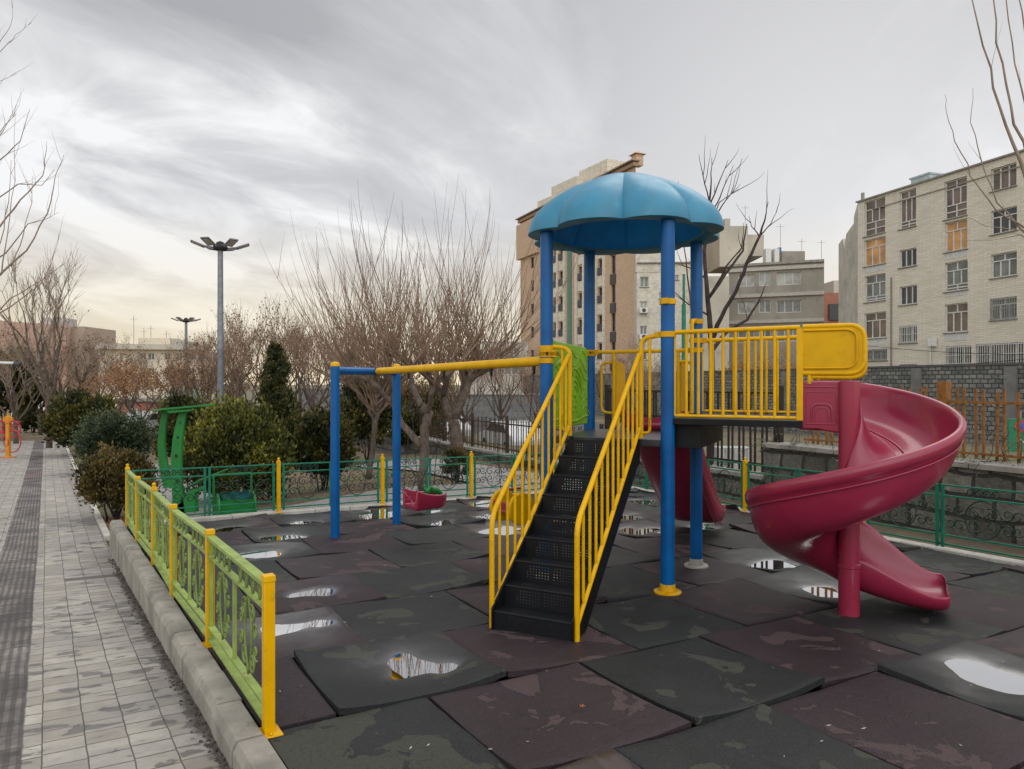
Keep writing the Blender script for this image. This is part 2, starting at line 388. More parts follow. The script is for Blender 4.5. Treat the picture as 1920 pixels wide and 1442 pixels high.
def mat_brick(name, c1, c2, mortar, bw, rh, d=None, msz=.012, bump=.3, stain=.3, staincol=(.1, .09, .08), offset=.5, dist=0, rough=.85, vscale=.6):
    m, nt, b = nodes(name); t = NT(nt); P = t.pos()
    if d is not None:
        u = t.dotv(P, (*d, 0)); sp = t.n('ShaderNodeSeparateXYZ'); t.L.new(P, sp.inputs[0]); z = sp.outputs[2]
    else:
        sp = t.n('ShaderNodeSeparateXYZ'); t.L.new(P, sp.inputs[0]); u, z = sp.outputs[0], sp.outputs[1]
    if dist:
        u = t.m('ADD', u, t.m('MULTIPLY', t.m('SUBTRACT', t.noise(P, .8/bw, 2), .5), dist)); z = t.m('ADD', z, t.m('MULTIPLY', t.m('SUBTRACT', t.noise(P, .7/bw, 2), .5), dist))
    br = t.n('ShaderNodeTexBrick', offset=offset); t.L.new(t.comb(u, z), br.inputs['Vector'])
    br.inputs['Scale'].default_value = 1; br.inputs['Brick Width'].default_value = bw; br.inputs['Row Height'].default_value = rh; br.inputs['Mortar Size'].default_value = msz; br.inputs['Mortar Smooth'].default_value = .3
    br.inputs['Color1'].default_value = (*c1, 1); br.inputs['Color2'].default_value = (*c2, 1); br.inputs['Mortar'].default_value = (*mortar, 1)
    c = t.mix(t.m('MULTIPLY', t.step(t.noise(P, vscale, 6, .65), .45, .7), stain), br.outputs['Color'], staincol)
    q = t.comb(t.m('MULTIPLY', u, 2.2), t.m('MULTIPLY', z, .22)); c = t.mix(t.m('MULTIPLY', t.step(t.noise(q, .9, 5, .65), .55, .75), stain*.7), c, staincol)
    c = t.mix(t.m('MULTIPLY', t.noise(P, 12/bw, 2), .25), c, tuple(x*1.3 for x in c1))
    t.put(b.inputs['Base Color'], c); b.inputs['Roughness'].default_value = rough
    if rh > .18: c = t.mix(t.m('MULTIPLY', t.step(t.noise(P, 5.5/bw, 5, .75), .38, .66), .55), c, tuple(x*.45 for x in c1)); t.put(b.inputs['Base Color'], c)
    h = t.m('ADD', t.m('MULTIPLY', t.m('SUBTRACT', 1.0, br.outputs['Fac']), 1.0), t.m('MULTIPLY', t.noise(P, 3/bw, 5, .7), 1.2 if rh > .18 else .6))
    t.put(b.inputs['Normal'], t.bump(h, bump, .04 if bw > .2 else .01)); return m

def mat_ground():
    m, nt, b = nodes('garden_soil'); t = NT(nt); P = t.pos()
    n = t.noise(P, .45, 5, .6); n2 = t.noise(P, 7, 5, .7); n3 = t.noise(P, 40, 4, .7)
    c = t.mix(t.step(n, .38, .62), (.13, .095, .06), (.20, .16, .10))
    g = t.mix(t.step(n3, .35, .65), (.06, .085, .025), (.17, .17, .07))
    c = t.mix(t.m('MULTIPLY', t.step(t.noise(P, .22, 4, .6), .49, .55), .75), c, g)
    c = t.mix(t.m('MULTIPLY', t.step(n2, .5, .7), .55), c, (.05, .038, .026))
    c = t.mix(t.m('MULTIPLY', t.step(n3, .55, .75), .5), c, (.24, .17, .10))
    t.put(b.inputs['Base Color'], c); b.inputs['Roughness'].default_value = .95
    t.put(b.inputs['Normal'], t.bump(t.m('ADD', n2, n3), .9, .03)); return m
GROUND = mat_ground()
CONC = plain('kerb_stone', (.31, .29, .245), .85, var=.22, scale=3.2, dirt=.7, dirtcol=(.14, .125, .10), bump=.7, bscale=60)
EDGE = plain('pale_edging_stone', (.50, .48, .43), .85, var=.12, scale=4, dirt=.5, dirtcol=(.2, .18, .15), bump=.3)
SLAB = plain('wet_concrete', (.045, .043, .042), .5, var=.25, scale=2, bump=.3)
ASPH = plain('street_asphalt', (.07, .07, .072), .8, var=.2, scale=1, bump=.4)
PLAT = mat_brick('garden_pavers', (.26, .25, .235), (.33, .315, .295), (.10, .095, .09), .4, .4, None, msz=.012, bump=.3, stain=.45, staincol=(.22, .21, .2), offset=0)

# ------------------------------------------------------------------ ground, path, kerb
def frange(a, b, s):
    o = []; x = a
    while x < b-1e-6: o.append(x); x += s
    return o
def structure(o): o['kind'] = 'structure'; return o
xs = [-400, -150, -80, -50] + frange(-36, -14, 1.1) + frange(-14, 9, .24) + frange(9, 30, 2) + [30, 45, 80, 150, 400]
ys = [-30, -8] + frange(-2, 16, .24) + frange(16, 45, 1) + [45, 52, 60, 80, 120, 200, 400, 900]
b_ = MB()
for Y in ys:
    for X in xs:
        j = noise.noise(V((X*.8, Y*.8, 3)))*.02 if Y > 9.4 else 0
        b_.v.append((X, Y, terr(X, Y)+j-(.03 if (X-xk(min(Y, 60)) < .2 or X-xk(Y) < .2) else 0)))
nx = len(xs)
for j in range(len(ys)-1):
    for i in range(nx-1):
        b_.f.append((j*nx+i, j*nx+i+1, (j+1)*nx+i+1, (j+1)*nx+i)); b_.mi.append(0)
structure(b_.build('ground', GROUND, smooth='all'))

PD = V((-.547, .837, 0)); PN = V((-.837, -.547, 0))             # along the path, and across it away from the playground
def pp(u, v):                                                    # path coordinates to world
    p = V((xk(1.0), 1.0, 0)) + PD*v + PN*u
    return V((p.x, p.y, zp(p.y)+.004))
b_ = MB(); b_.uv = []
us = [-.02, .3, .6, .8, 1.2, 2.0, 3.0, 4.2]; vs_ = frange(-1.5, 14, .4)+frange(14, 43, 1.0)+[43.0]
for v in vs_:
    for u in us: b_.v.append(tuple(pp(u, v)))
n = len(us)
for j in range(len(vs_)-1):
    for i in range(n-1):
        b_.f.append((j*n+i, j*n+i+1, (j+1)*n+i+1, (j+1)*n+i)); b_.mi.append(0)
        for (jj, ii) in ((j, i), (j, i+1), (j+1, i+1), (j+1, i)): b_.uv.append((us[ii], vs_[jj]))
structure(b_.build('path', PAVE))
# kerb of separate stones, chamfered
KD = V((-.547, .837, 0)); KN = V((.837, .547, 0))
b_ = MB(); v = -.6; kk = 0
while v < 9.75:
    L = .46; p0 = V((xk(1.0), 1.0, 0))+KD*v; p1 = p0+KD*(L-.012)
    jz = rng.uniform(-.004, .004); jn = rng.uniform(-.004, .004)
    sec = [(0+jn, -.5), (0+jn, -.028), (.022+jn, .014), (.138+jn, .014), (.142+jn, .006), (.142+jn, -.5)]
    lo = []
    for P_ in (p0, p1):
        z0 = zg(P_.y)+jz+.012
        lo.append([V((P_.x, P_.y, z0))+KN*a+UP*h for a, h in sec])
    m = len(sec); b_.add(lo[0]+lo[1], [tuple(range(m)), tuple(range(2*m-1, m-1, -1))]+[(i, m+i, m+(i+1) % m, (i+1) % m) for i in range(m)])
    v += L
ke = pp(0, v)
structure(b_.build('kerb', CONC, fixn=True, bevel=.003))
# debris: crumbs of earth and leaf in the gutter
b_ = MB()
for i in range(700):
    v = rng.uniform(1.5, 9.3); u = abs(rng.gauss(.01, .028))+.004
    p = pp(u, v); s = rng.uniform(.003, .011); a = rng.uniform(0, 6.28)
    b_.box(p+UP*s*.3, (s*2.2, s*1.4, s), (math.cos(a), math.sin(a), rng.uniform(-.3, .3)), taper=.6)
tag(b_.build('gutter_debris', plain('crumbs', (.09, .075, .058), .95, var=.4, scale=30)), 'dark crumbs of earth and leaf along the foot of the kerb', 'debris', kind='stuff')

# playground outline (inside faces)
def hp(a, b):                                                   # half plane: inside is to the right of a->b
    a = V((*a, 0)); b = V((*b, 0)); d = (b-a).normalized(); nrm = V((d.y, -d.x, 0)); return a, nrm
kin = lambda Y: xk(Y)+.155/.837
HP = [hp((kin(0), 0), (kin(9.2), 9.2)), hp((-5.0, 9.0), (-3.3, 10.12)), hp((-3.34, 10.1), (-.67, 11.62)), hp((-.67, 11.62), (2.05, 13.5)), hp((2.0, 13.6), (4.8, 6.6))]
def clampP(p):
    p = V(p)
    for _ in range(2):
        for a, nrm in HP:
            dd = (V((p.x, p.y, 0))-a).dot(nrm)
            if dd < 0: p = p-nrm*dd
    return p
poly = [(kin(-1), -1), (kin(9.1), 9.1), (-3.34, 10.15), (-2, 10.95), (-.67, 11.68), (.72, 12.65), (2.05, 13.55), (3.36, 10.3), (4.1, 8.4), (4.85, 6.9), (8.2, -1)]
b_ = MB(); b_.prism([V((x, y, zg(y)-.052)) for x, y in poly][::-1], (0, 0, -.3)); structure(b_.build('playground_base', SLAB, fixn=True))
BF = [(-4.93, 9.14), (-3.34, 10.2), (-2.0, 11.0), (-.67, 11.72), (.72, 12.68), (2.08, 13.6)]      # back fence posts
RF = [(2.08, 13.6), (2.74, 11.95), (3.37, 10.3), (4.13, 8.39), (4.96, 6.75), (6.3, 4.1), (7.6, 1.5)]
LF = [(-1.135, 3.32), (-1.925, 4.54), (-2.71, 5.70), (-3.46, 6.89), (-4.18, 7.96), (-4.93, 9.14)]
b_ = MB()
for line, w in ((BF, .16), (RF, .16)):
    for (x0, y0), (x1, y1) in zip(line, line[1:]):
        n_ = 3
        for k in range(n_):
            a = V((x0+(x1-x0)*k/n_, y0+(y1-y0)*k/n_, 0)); c = V((x0+(x1-x0)*(k+1)/n_, y0+(y1-y0)*(k+1)/n_, 0))
            out = V((-(c-a).y, (c-a).x, 0)).normalized()*.04
            a = a+out; c = c+out; a.z = zg(a.y)-.045; c.z = zg(c.y)-.045
            d = (c-a).normalized(); b_.bar(a, c-d*.008, w, .13+rng.uniform(-.004, .004))
structure(b_.build('edging_stones', EDGE, bevel=.006))
# paved strip behind the back fence and a diagonal garden path
def sheet(name, pts, mat_, dz=.006, res=10, fn=None):
    b = MB(); a, bb, c, d = [V((*p, 0)) for p in pts]
    for j in range(res+1):
        for i in range(res+1):
            p = (a*(1-i/res)+bb*(i/res))*(1-j/res)+(d*(1-i/res)+c*(i/res))*(j/res)
            b.v.append((p.x, p.y, (fn or terr)(p.x, p.y)+dz))
    for j in range(res):
        for i in range(res):
            k = j*(res+1)+i; b.f.append((k, k+1, k+res+2, k+res+1)); b.mi.append(0)
    return structure(b.build(name, mat_))
sheet('garden_pavement', [(-5.1, 9.55), (1.3, 13.25), (.2, 15.0), (-6.6, 11.9)], PLAT, .032, 24)
sheet('garden_path', [(.0, 12.9), (2.2, 13.9), (-3.6, 23.5), (-5.0, 22.6)], PLAT, .04, 24)
sheet('cross_path', [(-5.9, 11.8), (-4.9, 12.4), (-10.5, 24), (-11.8, 23.2)], PLAT, .038, 24)
# pale edging on the garden side of the path
b_ = MB()
for k in range(34):
    a = pp(-.06, 11.2+k*1.0); c = pp(-.06, 12.19+k*1.0)
    if k in (4,): continue
    b_.bar(a, c, .09, .07)
structure(b_.build('path_edging', EDGE))
# ------------------------------------------------------------------ rubber mats and the rain puddles in them
D2 = V((.866, .50, 0)); D1 = V((-.50, .866, 0))                  # along a row, and away from the camera across rows
TS = .955
TA = V((-.85, 3.5, 0))                                          # near corner of the large dark mat with the front puddle
E1 = V((math.sin(.464), math.cos(.464), 0)); E2 = V((math.cos(.464), -math.sin(.464), 0))   # tower axes: back, right
FR = V((1.267, 5.80, 0)); FL = FR-E2*1.076; BR = FR+E1*1.076; BL = FL+E1*1.076
LM = [('the foot of the stairs', V((.1, 4.75, 0))), ('front right tower post', FR), ('back right tower post', BR), ('back left tower post', BL), ('front left tower post', FL),
      ('the spiral slide post', V((2.46, 5.2, 0))), ('near swing post', V((-2.04, 8.22, 0))), ('far swing post', V((-1.49, 9.2, 0))),
      ('the front yellow post of the side fence', V((-1.0, 3.2, 0))), ('the third yellow post of the side fence', V((-2.55, 5.7, 0))), ('the fifth yellow post of the side fence', V((-4.0, 8.0, 0))),
      ('the maroon swing seat', V((-.94, 7.9, 0))), ('the lower end of the wave slide', V((2.2, 8.8, 0))), ('the right fence post behind the spiral slide', V((4.0, 8.39, 0))), ('the corner where the back fence meets the right fence', V((1.9, 13.3, 0)))]
NW = ['', 'one mat', 'two mats', 'three mats', 'four mats', 'five mats', 'six mats']
def where(c):
    nm, p = min(LM, key=lambda t: (t[1]-c).length)
    d = c-p; a = d.dot(D2)/TS; b = d.dot(D1)/TS
    return nm, a, b
def tile_of(px, py):
    g = G(px, py); q = V((g.x, g.y, 0))-TA
    r = math.floor(q.dot(D1)/TS); s = 0 if r % 2 == 0 else -.5
    c = math.floor(q.dot(D2)/TS-s); return r, c, (q.dot(D2)/TS-s-c-.5)*2, (q.dot(D1)/TS-r-.5)*2
PUD = {}
for px, py, dep, sz, sx, sy in [(785, 1243, .026, 1, .60, .75), (600, 1110, .024, 1, .75, .45), (550, 1180, .017, 1, .7, .5), (480, 1042, .022, 1, .8, .6), (525, 1012, .03, 1, .85, .8), (420, 996, .02, 1, .8, .5),
                    (550, 984, .025, 1, .9, .6), (712, 967, .028, 1, .8, .7), (815, 958, .028, 1, .9, .8), (820, 982, .026, 1, .8, .7), (905, 945, .03, 1, .9, .8), (895, 971, .028, 1, .9, .7), (950, 996, .026, 1, .9, .7),
                    (1190, 942, .03, 1, .8, .7), (1170, 968, .03, 1, .8, .7), (1205, 996, .03, 1, .8, .8), (1260, 925, .026, 1, .8, .7), (1350, 992, .027, 1, .9, .7), (1465, 1062, .032, 1, 1, .8), (1545, 1103, .026, 1, .8, .6), (1860, 1268, .03, 1, .95, .72),
                    (1185, 920, .026, 1, .9, .7), (1100, 945, .026, 1, .9, .7), (600, 962, .022, 1, .9, .6), (1060, 975, .02, 1, .8, .7), (1160, 1436, .012, 1, .4, .4)]:
    r, c, u, v = tile_of(px, py)
    if (r, c) not in PUD: PUD[(r, c)] = (u, v, dep, sx, sy)
LIFT = {(0, 0): (.014, .022, .010, .018)}                           # corner lifts near-left, near-right, far-right, far-left
used = {}
def uniq(t):
    return t
mats_done = []
for r in range(-4, 13):
    for c in range(-7, 12):
        s = 0 if r % 2 == 0 else -.5
        o2 = (c+s)*TS; o1 = r*TS
        cen = TA+D2*(o2+TS/2)+D1*(o1+TS/2)
        if cen.y < .9 or abs((cen.x)/max(cen.y, .1)) > .95: continue
        cs = [TA+D2*(o2+i*TS)+D1*(o1+j*TS) for i, j in ((0, 0), (1, 0), (1, 1), (0, 1))]
        cc = [clampP(p) for p in cs]
        area = abs(sum(cc[i].x*cc[(i+1) % 4].y-cc[(i+1) % 4].x*cc[i].y for i in range(4)))/2
        if area < .10: continue
        tr = random.Random(r*97+c*31+5)
        dark = (c - (1 if r % 2 else 0)) % 2 == 0
        if r % 4 in (2, 3): dark = not dark
        if (r, c) == (0, 0): dark = True
        far = sstep(3.5, 9, cen.y)
        pud = PUD.get((r, c))
        cu = tr.uniform(.001, .007)+(.006 if dark else 0)*far + (.008 if pud else 0)
        lf = [max(0, tr.gauss(-.001, .008+.009*far)) for _ in range(4)]
        if (r, c) in LIFT: lf = LIFT[(r, c)]
        if (r, c) == (-1, 2): lf = (.020, .030, .004, .006)
        if (r, c) == (-1, 1): lf = (.014, .010, .004, .0)
        yaw = tr.gauss(0, .012); gx, gy = tr.gauss(0, .006), tr.gauss(0, .006)
        pu, pv = (max(-.35, min(.35, pud[0])), max(-.35, min(.35, pud[1]))) if pud else (tr.uniform(-.3, .3), tr.uniform(-.3, .3))
        psx, psy = (pud[3], pud[4]) if pud else (1, 1)
        dep = pud[2] if pud else 0
        N = 26 if cen.y < 8 else 18
        so = V((tr.uniform(0, 90), tr.uniform(0, 90), 0))
        hc = zg(cen.y)+.012
        def mp(u, v):
            q = D2*(u*TS/2*.988)+D1*(v*TS/2*.988)
            ca, sa = math.cos(yaw), math.sin(yaw)
            q = V((q.x*ca-q.y*sa, q.x*sa+q.y*ca, 0))
            return clampP(cen+q+V((gx, gy, 0)))
        wmax = None
        def hz_(u, v, p):
            e = max(abs(u), abs(v))
            z = zg(p.y)+.008+cu*((u*u+v*v)*.5)**1.4*1.6
            for k, (a, b) in enumerate(((-1, -1), (1, -1), (1, 1), (-1, 1))):
                t = max(0, (a*u+b*v)/2-.08); z += lf[k]*t*t*2.2
            z += .006*(noise.noise(V((u*1.7, v*1.7, 0))+so))+.003*noise.noise(V((u*5, v*5, 9))+so)
            if pud:                                               # a sag deep enough to stay full on the sloping ground
                d = ((u-pu)/psx)**2+((v-pv)/psy)**2+.75*noise.noise(V((u*2.1, v*2.1, 4))+so)
                z += SL*(p.y-cen.y)*math.exp(-max(d, 0)*.55)*.95-dep*1.3*math.exp(-max(d, 0)*2.6)
            if e > .965: z -= .007
            return z
        M_ = MB(); Z = {}; wet = []
        if pud:
            pc = mp(pu, pv); zb = hz_(pu, pv, pc); wz = zb+dep*.56
        us_ = [-1, -.965]+[-.965+1.93*i/(N-2) for i in range(1, N-2)]+[.965, 1]
        for j, v in enumerate(us_):
            for i, u in enumerate(us_):
                p = mp(u, v); z = hz_(u, v, p); M_.v.append((p.x, p.y, z))
                if pud:
                    dd = z-wz; wv = math.exp(-max(0, dd)/.0095) if ((u-pu)/1.0)**2+((v-pv)/1.0)**2 < 1.9 else 0
                    wet.append(min(1, wv))
                else: wet.append(.05*far)
        n = len(us_)
        for j in range(n-1):
            for i in range(n-1): M_.f.append((j*n+i, j*n+i+1, (j+1)*n+i+1, (j+1)*n+i)); M_.mi.append(0)
        ring = [i for i in range(n)]+[j*n+n-1 for j in range(1, n)]+[(n-1)*n+i for i in range(n-2, -1, -1)]+[j*n for j in range(n-2, 0, -1)]
        base = len(M_.v); th = .034
        for k in range(base): x, y, z = M_.v[k]; M_.v.append((x, y, max(z-th, zg(y)-.05))); wet.append(0)
        m = len(ring)
        for k in range(m): M_.f.append((ring[k], base+ring[k], base+ring[(k+1) % m], ring[(k+1) % m])); M_.mi.append(0)
        for j in range(n-1):
            for i in range(n-1): M_.f.append((base+j*n+i, base+(j+1)*n+i, base+(j+1)*n+i+1, base+j*n+i+1)); M_.mi.append(0)
        ob = M_.build('rubber_mat', RUB_D if dark else RUB_P, smooth=30, off=(cen.x, cen.y, hc))
        at_ = ob.data.attributes.new('wet', 'FLOAT', 'POINT'); at_.data.foreach_set('value', wet)
        nm, a, b = where(cen)
        mats_done.append(dict(o=ob, nm=nm, a=a, b=b, dark=dark, pud=bool(pud), cen=cen))
        if pud:                                                   # level water filling the sag
            W = MB(); K = 34; idx = {}
            def inside(i, j):
                u = -.93+1.86*i/K; v = -.93+1.86*j/K; p = mp(u, v); return hz_(u, v, p) < wz+.0012 and ((u-pu)/1.0)**2+((v-pv)/1.0)**2 < 1.0
            ins = [[inside(i, j) for j in range(K+1)] for i in range(K+1)]
            def vid(i, j):
                if (i, j) not in idx:
                    u = -.93+1.86*i/K; v = -.93+1.86*j/K; p = mp(u, v); idx[(i, j)] = len(W.v); W.v.append((p.x, p.y, wz))
                return idx[(i, j)]
            for i in range(K):
                for j in range(K):
                    if ins[i][j] or ins[i+1][j] or ins[i][j+1] or ins[i+1][j+1]:
                        W.f.append((vid(i, j), vid(i+1, j), vid(i+1, j+1), vid(i, j+1))); W.mi.append(0)
            if W.f:
                w_ = W.build('puddle', WATER, off=(cen.x, cen.y, hc)); mats_done[-1]['w'] = w_
def reltext(a, b):
    out = []
    for x, pos, neg in ((b, 'behind', 'before'), (a, 'right of', 'left of')):
        k = round(abs(x)*2)/2
        if k < .5: continue
        out.append(('' if k == .5 else '%g mats ' % k if k != 1 else 'one mat ')+(pos if x > 0 else neg))
    return (', '.join(out) or 'at').replace('before,', 'in front,').replace('before', 'in front of')
seen_l = {}
short = {'the front yellow post of the side fence': 'side fence front post', 'the third yellow post of the side fence': 'side fence third post', 'the fifth yellow post of the side fence': 'side fence fifth post', 'the right fence post behind the spiral slide': 'the right fence post',
         'the corner where the back fence meets the right fence': 'the back right fence corner', 'the lower end of the wave slide': 'the wave slide foot', 'the foot of the stairs': 'the stair foot'}
for d in sorted(mats_done, key=lambda d: d['cen'].y):
    col = 'dark grey' if d['dark'] else 'plum'
    w = reltext(d['a'], d['b'])+' '+short.get(d['nm'], d['nm'])
    if w in seen_l: w = w.replace(' mats', ' full mats', 1) if ' mats' in w else 'just '+w
    seen_l[w] = 1
    if len(w.replace('.', ' ').split()) > 11: w = w.replace('side fence ', 'fence ').replace('the ', '')
    tag(d['o'], col+(' puddled mat ' if d['pud'] else ' mat ')+w, 'rubber mat', 'rubber mats covering the playground')
    w = w.replace('in front of', 'before')
    if 'w' in d: tag(d['w'], ('puddle on '+col.replace('dark ', '')+' mat '+w).replace('the right fence post', 'right fence post').replace('the spiral', 'spiral'), 'puddle', 'rain puddles in the sagging mats')
# ------------------------------------------------------------------ play tower
def TW(a, b, z): p = FR-E2*a+E1*b; return V((p.x, p.y, z))       # a: from the front right post to the left, b: to the back
TC = TW(.538, .538, 0); DZ = 1.18; PZ = 1.365; S_ = 1.076
tower = thing('play_tower', 'blue posted play tower with yellow rails, black stairs and blue umbrella roof', 'play tower', (TC.x, TC.y, zg(TC.y)))
def part(name, mb, mat_, parent=None, **k): return mb.build(name, mat_, parent or tower, **k)
for q, top in ((FR, 3.04), (FL, 3.04), (BR, 3.04), (BL, 3.04)):
    z0 = zg(q.y)-.03
    m = MB(); m.lathe((q.x, q.y, 0), [(.057, z0), (.057, top)], 28); po = part('post', m, BLU, smooth=True)
    m = MB(); z1 = zg(q.y)+.012
    m.lathe((q.x, q.y, 0), [(.112, z1-.02), (.112, z1+.012), (.104, z1+.018), (.066, z1+.02), (.062, z1+.07), (.058, z1+.075)], 28)
    pb = part('base_flange', m, plain('pale_grey_paint', (.36, .34, .30), .6, dirt=.6) if q is not FR else YCR, po, smooth=True)
def strap(q, z, d, pa=None):
    m = MB(); m.lathe((q.x, q.y, 0), [(.058, z-.024), (.0665, z-.022), (.0665, z+.022), (.058, z+.024)], 28)
    d = V(d).normalized(); m.box(V((q.x, q.y, z))+d*.079, (.045, .05, .046), d)
    m2 = V((q.x, q.y, z))-d*.067
    m.lathe(m2, [(.007, 0), (.007, .006)], 8, -d)
    return part('strap', m, YCR, pa, smooth=30)
# deck
m = MB(); c0 = [TW(.0, .0, DZ), TW(S_, .0, DZ), TW(S_, S_, DZ), TW(0, S_, DZ)]
m.prism([p-UP*.06 for p in c0][::-1], (0, 0, .06)); m.cur = 0
part('deck', m, DECK, bevel=.006, fixn=True)
# roof: eight lobed umbrella, hollow below, with a broad flat lip
NL, NA, RR = 8, 192, .895
ph0 = math.atan2(-TC.y, -TC.x)+R(-1)                             # a seam almost faces the camera
def lobe(a): t = ((a-ph0)/(2*math.pi)*NL) % 1.0; return 1-.13*(abs(2*t-1))**2.2
m = MB(); prof = []; 
for i in range(15):
    t = i/14*math.pi/2; prof.append((math.sin(t)**.98, .70*math.cos(t)+.30*(1-math.sin(t))))
rings = []
RC = V((TC.x, TC.y, 2.985)); H_ = .575
def ring(rad, h, k):                                             # k: how strongly the lobes show
    vs = []
    for i in range(NA):
        a = ph0+2*math.pi*i/NA; r = rad*(1+(lobe(a)-1)*k); t = ((a-ph0)/(2*math.pi)*NL) % 1.0
        puff = -.022*abs(2*t-1)**5*min(1, k)*(4*h*(1-h)+.2) if h > 0 else 0
        vs.append(RC+V((math.cos(a)*r, math.sin(a)*r, h*H_+puff)))
    return vs
outer = [ring(RR*s, h, .15+.85*s) for s, h in prof]
allr = outer+[ring(RR*1.0, -.02, 1), ring(RR*.985, -.032, 1), ring(RR*.79, -.012, .05), ring(RR*.76, .02, 0)]
vs = [p for r_ in allr for p in r_]; fs = []
for j in range(1, len(allr)-1):
    for i in range(NA): fs.append((j*NA+i, (j+1)*NA+i, (j+1)*NA+(i+1) % NA, j*NA+(i+1) % NA))
vs.append(RC+V((0, 0, H_))); top = len(vs)-1
for i in range(NA): fs.append((top, NA+i, NA+(i+1) % NA))
m.add(vs, fs); roof = part('roof', m, TEAL, smooth=35)
m = MB(); inn = [ring(RR*.765*s, h*.88+.015, 0) for s, h in prof]; vs = [p for r_ in inn for p in r_]; fs = []
for j in range(1, len(inn)-1):
    for i in range(NA): fs.append((j*NA+i, j*NA+(i+1) % NA, (j+1)*NA+(i+1) % NA, (j+1)*NA+i))
vs.append(RC+V((0, 0, H_*.895))); 
for i in range(NA): fs.append((len(vs)-1, NA+(i+1) % NA, NA+i))
m.add(vs, fs)
for i in range(8):
    a = ph0+2*math.pi*i/8
    m.tube([RC+V((math.cos(a)*RR*.765*s*.99, math.sin(a)*RR*.765*s*.99, (h*.88+.015)*H_-.004)) for s, h in prof[1:]], .008, 6)
part('roof_lining', m, TEALD, roof, smooth=35)
# green play panel between the left posts
def wavy(mb, pts, r=.006): mb.tube(pts, r, 6)
PX = S_                                                        # plane a = S_, b from 0.06 to 1.0
m = MB(); z0, z1 = 1.235, 2.0
def GP(b, z, o=0): return TW(PX-o, b, z)
m.prism([GP(.055, z0, -.02), GP(.98, z0, -.02), GP(.98, z1-.02, -.02), GP(.9, z1, -.02), (GP(.2, z1+.02, -.02)), GP(.055, z1+.045, -.02)], -E2*-.04)
pan = part('panel', m, LIME, bevel=.012, fixn=True)
m = MB(); rr = random.Random(4)
for k in range(7):                                               # relief: wavy leaves, an arch and a palm
    b0 = .58+rr.uniform(-.05, .05); zz = 1.95-.09*k; pts = [GP(b0+.4*t, zz-.05*math.sin(t*7+k)-.06*t, .022) for t in [i/12 for i in range(13)]]
    wavy(m, pts)
for k in range(5):
    zz = 1.9-.12*k; wavy(m, [GP(.08+.3*t, zz+.03*math.sin(t*6+k), .022) for t in [i/10 for i in range(11)]])
for rad, zc in ((.20, 1.55), (.13, 1.52), (.09, 1.52)):
    wavy(m, [GP(.60-rad, 1.32, .022)]+[GP(.60-rad*math.cos(t), zc+rad*1.15*math.sin(t), .022) for t in [i/12*math.pi for i in range(13)]]+[GP(.60+rad, 1.32, .022)], .010)
for k in range(4): m.bar(GP(.52, 1.38+.05*k, .022), GP(.68, 1.38+.05*k, .022), .012, .014)
m.tube([GP(.3+.3*math.cos(t), 1.62+.22*math.sin(t), .022) for t in [i/9*2.2+.4 for i in range(10)]], [.03*(1-abs(i-4.5)/6) for i in range(10)], 7)
wavy(m, [GP(.08+.88*t, 1.30+.02*math.sin(t*8), .022) for t in [i/14 for i in range(15)]], .012)
part('relief', m, LIME, pan, smooth=True)
for q, d in ((FL, E1), (BL, -E1)):
    strap(q, 1.95 if q is FL else 1.94, d); 
strap(FL, 1.895, -E2*-1)
# stairs
sb = V((.095, 4.745, 0)); stp = TW(S_/2-.0, 0, 0)
LT = TW(S_*.785, 0, 0); RT = TW(S_*.215, 0, 0); W_ = (LT-RT).length
RUN = 1.46; NR = 9; zb = -.045; rise = (DZ-zb)/NR; tread = RUN/NR
def ST(a, run, z): p = TW(a, -run, z); return p                 # a across, run forward of the deck edge
aR, aL = S_*.215+.02, S_*.785-.02
def perf(name, vertical):
    m, nt, b = nodes(name); t = NT(nt); P = t.pos()
    rel = t.n('ShaderNodeVectorMath', operation='SUBTRACT'); t.L.new(P, rel.inputs[0]); rel.inputs[1].default_value = (FR.x, FR.y, zb); Q = rel.outputs[0]
    u = t.dotv(Q, tuple(-E2)); v = t.dotv(Q, (0, 0, 1)) if vertical else t.m('MULTIPLY', t.dotv(Q, tuple(E1)), -1.0)
    cell = rise if vertical else tread
    du = t.m('SUBTRACT', t.m('FRACT', t.m('DIVIDE', u, .023)), .5)
    vf = t.m('FRACT', t.m('DIVIDE', v, cell)); dv = t.m('SUBTRACT', t.m('FRACT', t.m('MULTIPLY', vf, cell/.0195)), .5)
    rad = t.m('SQRT', t.m('ADD', t.m('POWER', du, 2.0), t.m('POWER', dv, 2.0)))
    dot_ = t.step(rad, .2, .15)
    um = t.m('MULTIPLY', t.step(u, aR+.075, aR+.077), t.step(u, aL-.075, aL-.077))
    mid = t.step(t.m('ABSOLUTE', t.m('SUBTRACT', u, (aL+aR)/2)), .012, .014)
    vm = t.m('MULTIPLY', t.step(vf, .2, .21), t.step(vf, .83, .82))
    mask = t.m('MULTIPLY', t.m('MULTIPLY', dot_, um), t.m('MULTIPLY', vm, mid))
    n = t.noise(P, 8, 4); c = t.mix(n, (.005, .006, .008), (.011, .012, .014))
    t.put(b.inputs['Base Color'], c); b.inputs['Roughness'].default_value = .42; b.inputs['Specular IOR Level'].default_value = .22
    t.put(b.inputs['Alpha'], t.m('SUBTRACT', 1.0, mask)); t.put(b.inputs['Normal'], t.bump(t.noise(P, 200, 2), .25, .003)); return m
PV, PH = perf('perforated_riser', True), perf('perforated_tread', False)
stairs_mesh = MB()
